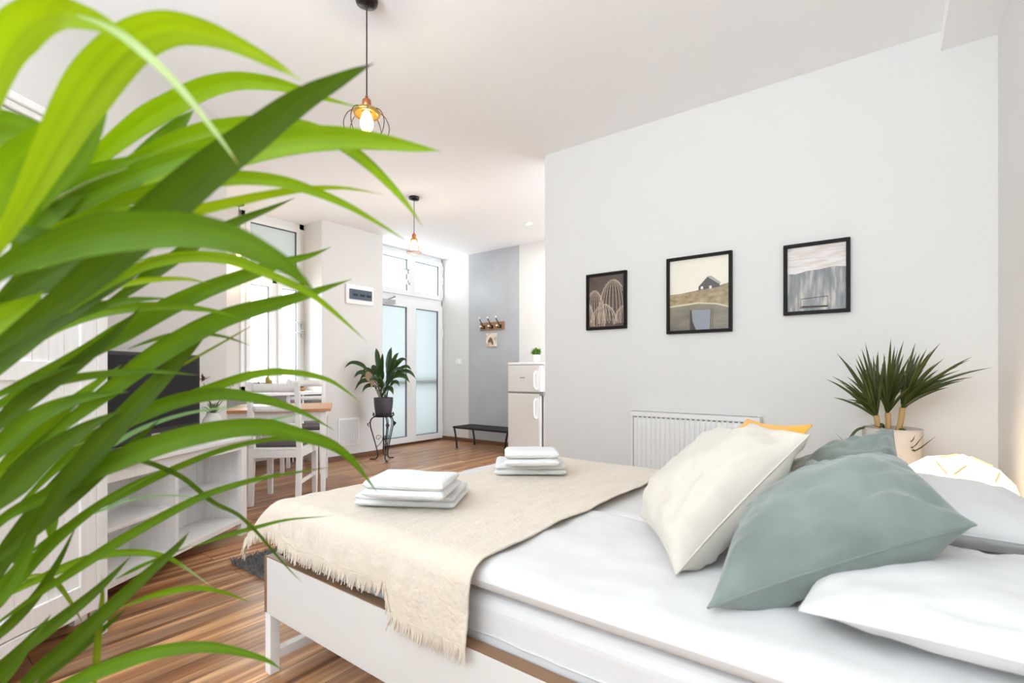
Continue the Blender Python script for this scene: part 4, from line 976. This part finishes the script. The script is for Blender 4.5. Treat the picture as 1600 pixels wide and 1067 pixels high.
# rug beside the foot of the bed
R = random.Random(8); m = MB()
m.box((-2.95, 1.28, 0), (-1.4, 2.15, 0.012))
for k in range(9000):
    x = R.uniform(-2.96, -2.3) if k < 6500 else R.uniform(-2.3, -1.4); y = R.uniform(1.27, 2.15); d = Vector((R.uniform(-.02, .02), R.uniform(-.02, .02), R.uniform(.012, .03)))
    p = Vector((x, y, 0.01)); w = Vector((R.uniform(-.004, .004), R.uniform(-.004, .004), 0)); m.add([p-w, p+w, p+d], [(0, 1, 2)])
tag(m.build('rug', M['rug']), 'grey shaggy rug on the floor at the foot of the bed', 'rug')

# ------------------------------------------------------------------ beyond the bed head: stand, lamp, dracaena
t = thing('bedside_table', 'low pale bedside table carrying the glowing lamp', 'table', (0.245, 2.80, 0))
box((-0.19, -0.21, 0.325), (0.185, 0.21, 0.345)).build('top', M['palewood'], t, bevel=0.004)
for sx in (-0.17, 0.165):
    for sy in (-0.19, 0.19): MB().tube([(sx, sy, 0), (sx*0.9, sy*0.9, 0.325)], [0.012, 0.018], 10).build('leg', M['palewood'], t)
lc = Vector((0.222, 2.80, 0.345))
t = thing('table_lamp', 'glowing white faceted paper lamp behind the bed pillow', 'lamp', lc)
import bmesh
bm = bmesh.new(); bmesh.ops.create_icosphere(bm, subdivisions=2, radius=1.0, matrix=Matrix.Rotation(0.4, 4, 'Z') @ Matrix.Rotation(0.5, 4, 'X'))
m = MB(); V = [Vector((v.co.x*0.208, v.co.y*0.208, 0.2+v.co.z*0.19)) for v in bm.verts]
m.add(V, [[v.index for v in f.verts] for f in bm.faces]); m.build('shade', M['lampshade'], t)
cc = Vector((0, 0, 0.2))
for i, e in enumerate(bm.edges):
    a, b = V[e.verts[0].index], V[e.verts[1].index]
    if i % 3 == 0:
        o_ = ((a+b)/2-cc).normalized()*0.003; MB().tube([a*0.8+b*0.2+o_, a*0.2+b*0.8+o_], 0.004, 6).build('strut', M['lampstrut'], t)
bm.free()
MB().lathe([(0.001, 0), (0.07, 0), (0.07, 0.012), (0.001, 0.012)], n=24).build('base', M['palewood'], t)
l = bpy.data.lights.new('lamp_light', 'POINT'); l.energy = 1.6; l.color = (1, 0.72, 0.46); l.shadow_soft_size = 0.2
lo = bpy.data.objects.new('lamp_light', l); COL.objects.link(lo); lo.location = lc+Vector((-0.02, 0, 0.44))
# leaning frame and a loop of twine by the end wall
t = thing('wooden_tray', 'pale wooden tray leaning on the end wall beside the lamp', 'tray', (0.40, 2.56, 0.345))
t.location = (0.385, 2.50, 0.0)
m = MB(); Mr = Matrix.Rotation(0.10, 4, 'Y')
for a, b in (((-0.012, -0.12, 0), (0.012, -0.10, 0.66)), ((-0.012, 0.03, 0), (0.012, 0.05, 0.66)), ((-0.012, -0.10, 0), (0.012, 0.03, 0.02)), ((-0.012, -0.10, 0.64), (0.012, 0.03, 0.66)), ((-0.012, -0.10, 0.42), (0.012, 0.03, 0.44))):
    m.box(a, b, Matrix.Rotation(0.03, 4, 'Y'))
m.build('frame', M['palewood'], t, bevel=0.003); box((0.004, -0.10, 0.02), (0.008, 0.03, 0.64), Matrix.Rotation(0.03, 4, 'Y')).build('panel', M['palewood'], t)
q = P(1576, 820, 2.0)
m = MB(); m.tube([(0.30+0.03*math.cos(2*PI*k/24), 2.56+0.012*math.sin(2*PI*k/24), 0.545+0.045*math.sin(2*PI*k/24)) for k in range(25)], 0.006, 6, False)
m.tube([(0.30, 2.56, 0.5), (0.31, 2.58, 0.4), (0.33, 2.60, 0.35)], 0.004, 5)
tag(m.build('twine_loop', M['twine']), 'small loop of pale twine between the lamp and the leaning tray', 'twine')

pc = Vector((-0.005, 3.14, 0))
t = thing('dracaena', 'dracaena with three spiky crowns in a tall pale planter by the picture wall', 'plant', pc)
m = MB().lathe([(0.001, 0), (0.10, 0), (0.105, 0.02), (0.115, 0.5), (0.122, 0.77), (0.124, 0.80), (0.115, 0.80), (0.112, 0.76), (0.001, 0.76)], (0.018, 0, 0), n=48)
m.build('planter', M['greytrunk'], t); MB().lathe([(0.001, 0.765), (0.11, 0.765)], (0.018, 0, 0), n=24).build('soil', M['soil'], t)
R = random.Random(21)
def dw(px, py, dy=0): v = onY(px, py, 3.14+dy); return v-pc
crowns = [((1371, 672), (1369, 652), [(1290, 592), (1300, 588), (1307, 551), (1316, 600), (1340, 553), (1352, 536), (1336, 570), (1372, 548), (1322, 566), (1360, 560), (1330, 620), (1383, 556), (1346, 590)]),
          ((1386, 670), (1387, 648), [(1392, 529), (1381, 552), (1412, 532), (1366, 566), (1403, 545), (1425, 552), (1396, 560), (1418, 575), (1375, 585), (1435, 570), (1350, 575)]),
          ((1401, 670), (1410, 640), [(1430, 536), (1469, 536), (1455, 548), (1519, 557), (1515, 562), (1550, 574), (1500, 578), (1475, 560), (1440, 560), (1462, 600), (1420, 560), (1490, 590), (1448, 545)])]
ml = MB()
for ci, (b0, b1, tips) in enumerate(crowns):
    oy = (-0.03, 0.0, 0.03)[ci]
    p0, p1 = dw(*b0, oy), dw(*b1, oy); p0.z = 0.765
    mt_ = MB().tube(spline([p0, (p0+p1)/2+Vector((0.004, 0, 0)), p1+Vector((0, 0, 0.01))], 8), 0.013, 10); mt_.build('cane', M['trunk'], t)
    allt = [(x, y, R.uniform(-0.22, 0.12)) for x, y in tips]
    for (x, y, dy) in list(allt)*2:
        cx, cy = b1
        allt.append((cx+(x-cx)*R.uniform(0.6, 0.95)+R.uniform(-14, 14), cy+(y-cy)*R.uniform(0.6, 0.95)+R.uniform(-10, 10), R.uniform(-0.25, 0.15)))
    for (x, y, dy) in allt:
        tip = dw(x, y, oy+dy); b = p1+Vector((R.uniform(-.006, .006), R.uniform(-.006, .006), R.uniform(0, 0.035)))
        L_ = (tip-b).length; pts = spline([b, b+(tip-b)*0.35+Vector((0, 0, L_*0.07)), b+(tip-b)*0.7+Vector((0, 0, L_*0.06)), tip], 12)
        ml.blade(pts, [0.007, .010, .012, .0135, .014, .014, .013, .012, .0105, .0085, .006, .003, .0005], up=(R.uniform(-.4, .4), -0.8, 0.5), fold=0.45)
for (a, b) in (((1425, 700), (1445, 678)), ((1428, 705), (1462, 682)), ((1424, 690), (1430, 680)), ((1322, 690), (1306, 677)), ((1375, 668), (1356, 660))):
    p, q = dw(*a, -0.1), dw(*b, -0.2); p0 = Vector((p.x*0.5, -0.05, 0.80))
    ml.blade(spline([p0, (p+p0)/2+Vector((0, 0, 0.02)), p, q], 10), [0.008, .012, .014, .014, .014, .013, .012, .01, .007, .004, .0006], up=(0, -0.7, 0.5), fold=0.4)
ml.build('leaves', M['dracaena'], t)

# ------------------------------------------------------------------ areca palm close to the camera
pp = CW(-0.86, 0.50, 0)
palm = thing('areca_palm', 'large green areca palm with long arching leaves, very close on the left edge', 'plant', pp)
MB().lathe([(0.001, 0), (0.13, 0), (0.17, 0.28), (0.175, 0.30), (0.16, 0.30), (0.155, 0.26), (0.001, 0.26)], n=40).build('pot', M['ceramic'], palm)
MB().lathe([(0.001, 0.265), (0.155, 0.265)], n=24).build('soil', M['soil'], palm)
LIME = (150, 176, 4); LIM2 = (128, 160, 3); MID = (108, 142, 4); GRN = (90, 124, 4); DRK = (74, 100, 5); PALE = (140, 180, 120); OLV = (120, 138, 20)
def leaf_mesh(leaves):
    m = MB(); cols = []
    for (pts, w, d0, d1, col, tilt, tipc) in leaves:
        n = max(14, len(pts)*5); k = len(pts)-1
        P3 = []; 
        for i, (x, y) in enumerate(pts):
            f = i/k; P3.append(P(x, y, d0+(d1-d0)*f)-pp)
        S3 = spline(P3, n); ws = []
        for i in range(n+1):
            f = i/n; d = d0+(d1-d0)*f
            e = min(1, 0.14+f*2.6)*max(0.02, (1-f)**1.0*(1+1.2*f))*1.1
            ws.append(w*d/F*min(1, e)/math.cos(tilt))
        up = lambda p, T: (Vector((0, 0, EYE))-(p+pp)).normalized()
        vs = []; fs = []; Q = 11
        sd = len(m.v)*0.013
        for i, p in enumerate(S3):
            T = (S3[min(i+1, n)]-S3[max(i-1, 0)]).normalized(); nn = up(p, T); nn = (nn-T*nn.dot(T)).normalized(); side = T.cross(nn)
            side = side*math.cos(tilt)+nn*math.sin(tilt); nn = side.cross(T); w = ws[i]/2; f = i/n
            for q in range(Q):
                a = 2*q/(Q-1)-1; vs.append(p+side*w*a+nn*w*0.26*(abs(a)**1.3))
                st = 1+0.26*nz(a*5+sd, f*1.5, sd)+(0.10 if q == Q//2 else 0)-0.10*(abs(a) > .95)
                c = [max(0, v*st) for v in lin(col)[:3]]
                if tipc and f > tipc[0]:
                    g = min(1, (f-tipc[0])/0.06); tc = lin(tipc[1]); c = [c[j]*(1-g)+tc[j]*g for j in range(3)]
                cols.append(tuple(c)+(1,))
        for i in range(n):
            for q in range(Q-1): fs.append((i*Q+q, i*Q+q+1, (i+1)*Q+q+1, (i+1)*Q+q))
        m.add(vs, fs, True)
    return m, cols
def frond(rachis, dr0, dr1, leaves, fill=()):
    m, cols = leaf_mesh(leaves)
    o = m.build('frond', M['palm'], palm)
    ca = o.data.color_attributes.new('leaf', 'FLOAT_COLOR', 'POINT')
    for i, c in enumerate(cols): ca.data[i].color = c
    st = MB(); k = len(rachis)-1
    R3 = [P(x, y, dr0+(dr1-dr0)*i/k)-pp for i, (x, y) in enumerate(rachis)]
    base = Vector((R3[0].x*0.15, R3[0].y*0.15, 0.265))
    c_ = spline([base, base*0.4+R3[0]*0.6+Vector((0, 0, 0.02))]+R3, 40)
    st.tube(c_, [0.007*(1-0.93*i/40) for i in range(41)], 8)
    s_ = st.build('stem', M['palmstem'], o); return o
BR = (0.9, (96, 60, 50))
frond([(-160, 900), (-120, 640), (-60, 450), (0, 365), (56, 330), (131, 289), (200, 262)], 0.52, 0.46, [
    ([(-60, 360), (-30, 200), (0, 100), (28, 52), (58, 28), (92, 20), (126, 26), (160, 38), (200, 62), (225, 84)], 56, .34, .36, LIME, 0.1, None),
    ([(120, 24), (160, 38), (200, 62), (250, 105), (290, 148), (325, 192), (352, 228), (373, 258)], 14, .35, .37, (196, 214, 150), 0.1, (0.9, (206, 190, 90))),
    ([(-40, 440), (30, 330), (80, 240), (130, 155), (172, 100), (215, 63), (262, 46), (310, 50), (360, 66), (425, 98), (470, 125)], 64, .36, .42, LIME, 0.1, (0.93, (190, 210, 120))),
    ([(-140, 262), (-60, 226), (0, 215), (50, 220), (95, 238), (120, 262)], 84, .43, .44, MID, 0.15, None),
    ([(-80, 440), (-20, 340), (20, 270), (70, 215), (120, 160)], 70, .40, .42, LIM2, 0.2, None),
    ([(60, 330), (95, 270), (130, 215), (155, 160), (170, 120)], 46, .40, .41, MID, 0.2, None),
    ([(-60, 420), (-10, 330), (30, 270), (75, 220), (100, 190)], 50, .43, .44, MID, 0.3, None),
    ([(40, 380), (100, 300), (160, 240), (220, 192), (270, 163), (320, 138), (370, 127), (420, 130), (460, 139), (505, 153), (562, 168)], 34, .52, .56, LIM2, 0.1, None),
    ([(150, 350), (200, 285), (245, 232), (280, 195), (303, 172)], 34, .52, .56, GRN, 0.4, None),
    ([(70, 350), (150, 290), (225, 243), (300, 212), (360, 201), (420, 196), (480, 203), (530, 223), (575, 256), (612, 292), (638, 322), (660, 353)], 30, .52, .54, LIM2, 0.15, None),
    ([(60, 400), (140, 322), (230, 275), (320, 248), (400, 229), (470, 219), (540, 217), (600, 223), (650, 231), (688, 236)], 50, .54, .50, LIM2, 0.2, None),
    ([(-30, 400), (60, 345), (150, 300), (240, 262), (330, 236), (400, 224)], 34, .48, .5, MID, 0.3, None),
    ([(40, 410), (90, 358), (165, 322), (250, 297), (320, 283), (380, 278), (440, 284), (490, 299), (540, 320), (590, 348), (642, 381)], 24, .50, .55, LIM2, 0.1, None),
    ([(60, 420), (150, 380), (230, 350), (300, 331), (360, 317), (420, 304), (480, 295), (540, 294), (600, 304)], 17, .52, .56, LIME, 0.1, None),
    ([(10, 420), (60, 345), (120, 290), (175, 262), (230, 240)], 40, .47, .5, MID, 0.3, None),
    ([(-50, 300), (-10, 350), (60, 372), (130, 368), (190, 350), (250, 320)], 30, .45, .5, GRN, 0.3, None),
])
frond([(-170, 980), (-140, 760), (-90, 620), (-20, 540), (60, 480), (150, 430), (240, 400)], 0.62, 0.6, [
    ([(-60, 580), (20, 525), (95, 470), (165, 412), (230, 352), (290, 297), (345, 252), (400, 210), (450, 172), (490, 146), (525, 128), (556, 112), (584, 99)], 58, .40, .47, DRK, 0.15, (0.92, (100, 84, 80))),
    ([(-60, 470), (0, 424), (66, 395), (150, 369), (230, 360), (300, 361), (360, 374), (410, 396), (445, 415), (470, 436), (494, 458)], 60, .36, .40, GRN, 0.15, None),
    ([(-40, 520), (40, 450), (130, 400), (220, 380), (300, 385)], 46, .53, .56, DRK, 0.3, None),
    ([(60, 525), (120, 477), (184, 436), (235, 412), (295, 401), (355, 405), (400, 420), (440, 437), (485, 459), (519, 485), (546, 509), (573, 534)], 18, .58, .62, LIM2, 0.1, None),
    ([(60, 500), (110, 470), (165, 450), (230, 438), (290, 436), (330, 444)], 12, .60, .62, LIME, 0.1, None),
    ([(130, 500), (190, 462), (250, 420), (320, 372), (370, 347), (420, 327), (461, 309)], 20, .62, .66, DRK, 0.3, None),
    ([(-40, 590), (30, 548), (98, 507), (164, 486), (230, 479), (285, 480), (340, 487), (380, 500)], 18, .60, .64, MID, 0.1, None),
    ([(-40, 635), (50, 592), (131, 553), (197, 517), (262, 481), (328, 451), (395, 427), (440, 411), (485, 399), (517, 386)], 30, .60, .70, GRN, 0.2, None),
    ([(10, 735), (90, 672), (165, 615), (235, 562), (300, 522), (350, 498), (400, 482), (440, 472), (480, 460), (515, 448), (550, 436)], 32, .62, .72, GRN, 0.2, None),
    ([(20, 880), (90, 775), (150, 702), (210, 637), (262, 582), (308, 532), (338, 500)], 34, .62, .68, DRK, 0.25, None),
    ([(-60, 680), (0, 632), (66, 602), (148, 586), (230, 580), (310, 586)], 16, .62, .64, GRN, 0.1, None),
    ([(200, 545), (250, 528), (300, 520), (350, 526), (392, 540)], 8, .66, .70, GRN, 0.1, None),
    ([(-60, 520), (0, 500), (40, 480), (66, 455)], 44, .5, .52, LIM2, 0.2, None),
    ([(250, 590), (300, 562), (360, 528), (400, 505)], 4, .66, .7, OLV, 0.1, None),
    ([(-80, 640), (0, 560), (80, 500), (160, 455), (230, 420)], 40, .56, .6, DRK, 0.3, None),
    ([(-60, 720), (0, 660), (60, 612), (120, 570), (180, 520), (220, 480)], 26, .62, .62, DRK, 0.3, None),
    ([(-80, 640), (-20, 590), (50, 530), (120, 490), (200, 470), (270, 466)], 24, .58, .60, GRN, 0.3, None),
    ([(-60, 810), (0, 740), (50, 690), (100, 640), (150, 600), (190, 570)], 24, .62, .64, MID, 0.3, None),
    ([(100, 440), (170, 400), (240, 372), (310, 358)], 26, .6, .62, MID, 0.3, None),
    ([(-60, 455), (30, 400), (110, 350), (200, 330), (290, 340)], 30, .56, .6, MID, 0.3, None),
])
frond([(-170, 1040), (-150, 880), (-100, 800), (-30, 760), (40, 730), (110, 700), (190, 670)], 0.70, 0.68, [
    ([(60, 760), (130, 705), (200, 664), (270, 630), (331, 606), (385, 588), (430, 581), (475, 584), (514, 594), (540, 610), (564, 629)], 15, .72, .76, MID, 0.1, None),
    ([(20, 800), (90, 730), (150, 682), (220, 648), (280, 626), (340, 616), (400, 622), (445, 634), (480, 648), (522, 672)], 24, .68, .74, GRN, 0.15, None),
    ([(80, 765), (130, 722), (172, 697), (220, 670), (280, 649), (340, 638), (402, 634)], 8, .70, .73, PALE, 0.1, None),
    ([(-60, 890), (0, 815), (70, 775), (140, 738), (205, 711), (280, 686), (355, 671), (415, 668), (460, 678), (505, 690), (535, 706), (562, 733), (590, 770)], 34, .62, .74, GRN, 0.15, None),
    ([(280, 690), (330, 680), (388, 665), (430, 655), (474, 645)], 9, .74, .76, PALE, 0.1, None),
    ([(0, 905), (69, 846), (131, 805), (172, 783), (207, 765), (254, 741), (301, 720), (350, 702), (400, 690), (450, 685), (500, 691), (545, 709), (582, 738)], 11, .70, .80, GRN, 0.1, None),
    ([(110, 745), (150, 724), (194, 717), (229, 722), (263, 735), (291, 750), (332, 784), (370, 803), (400, 830), (430, 865), (455, 893), (472, 910)], 8, .72, .78, DRK, 0.1, None),
    ([(-20, 985), (50, 935), (100, 902), (151, 868), (206, 834), (275, 796), (327, 771), (396, 750), (450, 740), (522, 729)], 16, .68, .78, GRN, 0.1, None),
    ([(60, 850), (110, 815), (160, 797), (197, 782), (254, 774), (305, 778), (345, 790)], 4, .74, .76, PALE, 0.1, None),
    ([(-60, 830), (10, 770), (70, 715), (130, 672), (190, 640)], 40, .60, .64, DRK, 0.3, None),
    ([(-60, 760), (0, 700), (60, 650), (130, 622), (200, 612)], 30, .60, .64, GRN, 0.3, None),
    ([(-40, 900), (20, 850), (80, 800), (140, 752), (200, 700), (250, 655)], 30, .64, .68, DRK, 0.2, None),
    ([(300, 855), (350, 838), (400, 824), (450, 812), (520, 806)], 7, .78, .82, GRN, 0.1, None),
    ([(180, 905), (230, 880), (300, 852)], 6, .76, .78, GRN, 0.1, None),
    ([(-60, 1000), (-10, 900), (40, 820), (90, 752), (130, 700)], 26, .66, .68, DRK, 0.3, None),
    ([(-60, 1010), (0, 940), (70, 860), (140, 800), (210, 756), (262, 730)], 18, .68, .72, GRN, 0.3, None),
])
frond([(-160, 1120), (-140, 1020), (-90, 960), (-30, 930), (40, 905), (100, 890)], 0.78, 0.76, [
    ([(-40, 955), (20, 925), (69, 901), (138, 873), (206, 863), (258, 870), (292, 889), (334, 919)], 13, .74, .80, MID, 0.1, (0.8, (150, 170, 110))),
    ([(190, 948), (241, 930), (299, 919), (344, 924), (395, 942)], 10, .80, .84, MID, 0.1, None),
    ([(0, 1120), (60, 1092), (113, 1067), (172, 1042), (241, 1020), (310, 1011), (361, 1016), (413, 1030), (440, 1046)], 23, .66, .70, GRN, 0.1, None),
    ([(-20, 1150), (41, 1067), (103, 1014), (155, 966), (224, 903), (275, 856), (296, 830)], 26, .68, .76, DRK, 0.15, (0.93, (150, 130, 110))),
    ([(-60, 1090), (0, 1042), (86, 975), (138, 934), (175, 900), (205, 868)], 20, .68, .74, DRK, 0.2, None),
    ([(-20, 1000), (30, 955), (69, 925), (120, 886), (170, 850)], 5, .74, .78, OLV, 0.1, None),
    ([(146, 1090), (150, 1040), (155, 980), (160, 930), (158, 892)], 10, .72, .74, OLV, 0.1, (0.85, (214, 214, 190))),
    ([(20, 1110), (80, 1050), (130, 1010), (170, 975), (200, 948)], 14, .72, .76, DRK, 0.2, None),
    ([(-60, 1040), (0, 990), (50, 940), (90, 880), (120, 820)], 16, .70, .72, DRK, 0.2, None),
    ([(-60, 985), (-10, 940), (30, 890), (60, 830)], 30, .64, .66, GRN, 0.3, None),
    ([(0, 940), (40, 905), (80, 905), (110, 940), (130, 975)], 9, .76, .78, OLV, 0.1, None),
    ([(-60, 1120), (0, 1060), (40, 1010), (80, 960)], 26, .64, .66, DRK, 0.3, None),
    ([(80, 850), (84, 800), (110, 760)], 16, .72, .74, GRN, 0.2, None),
])
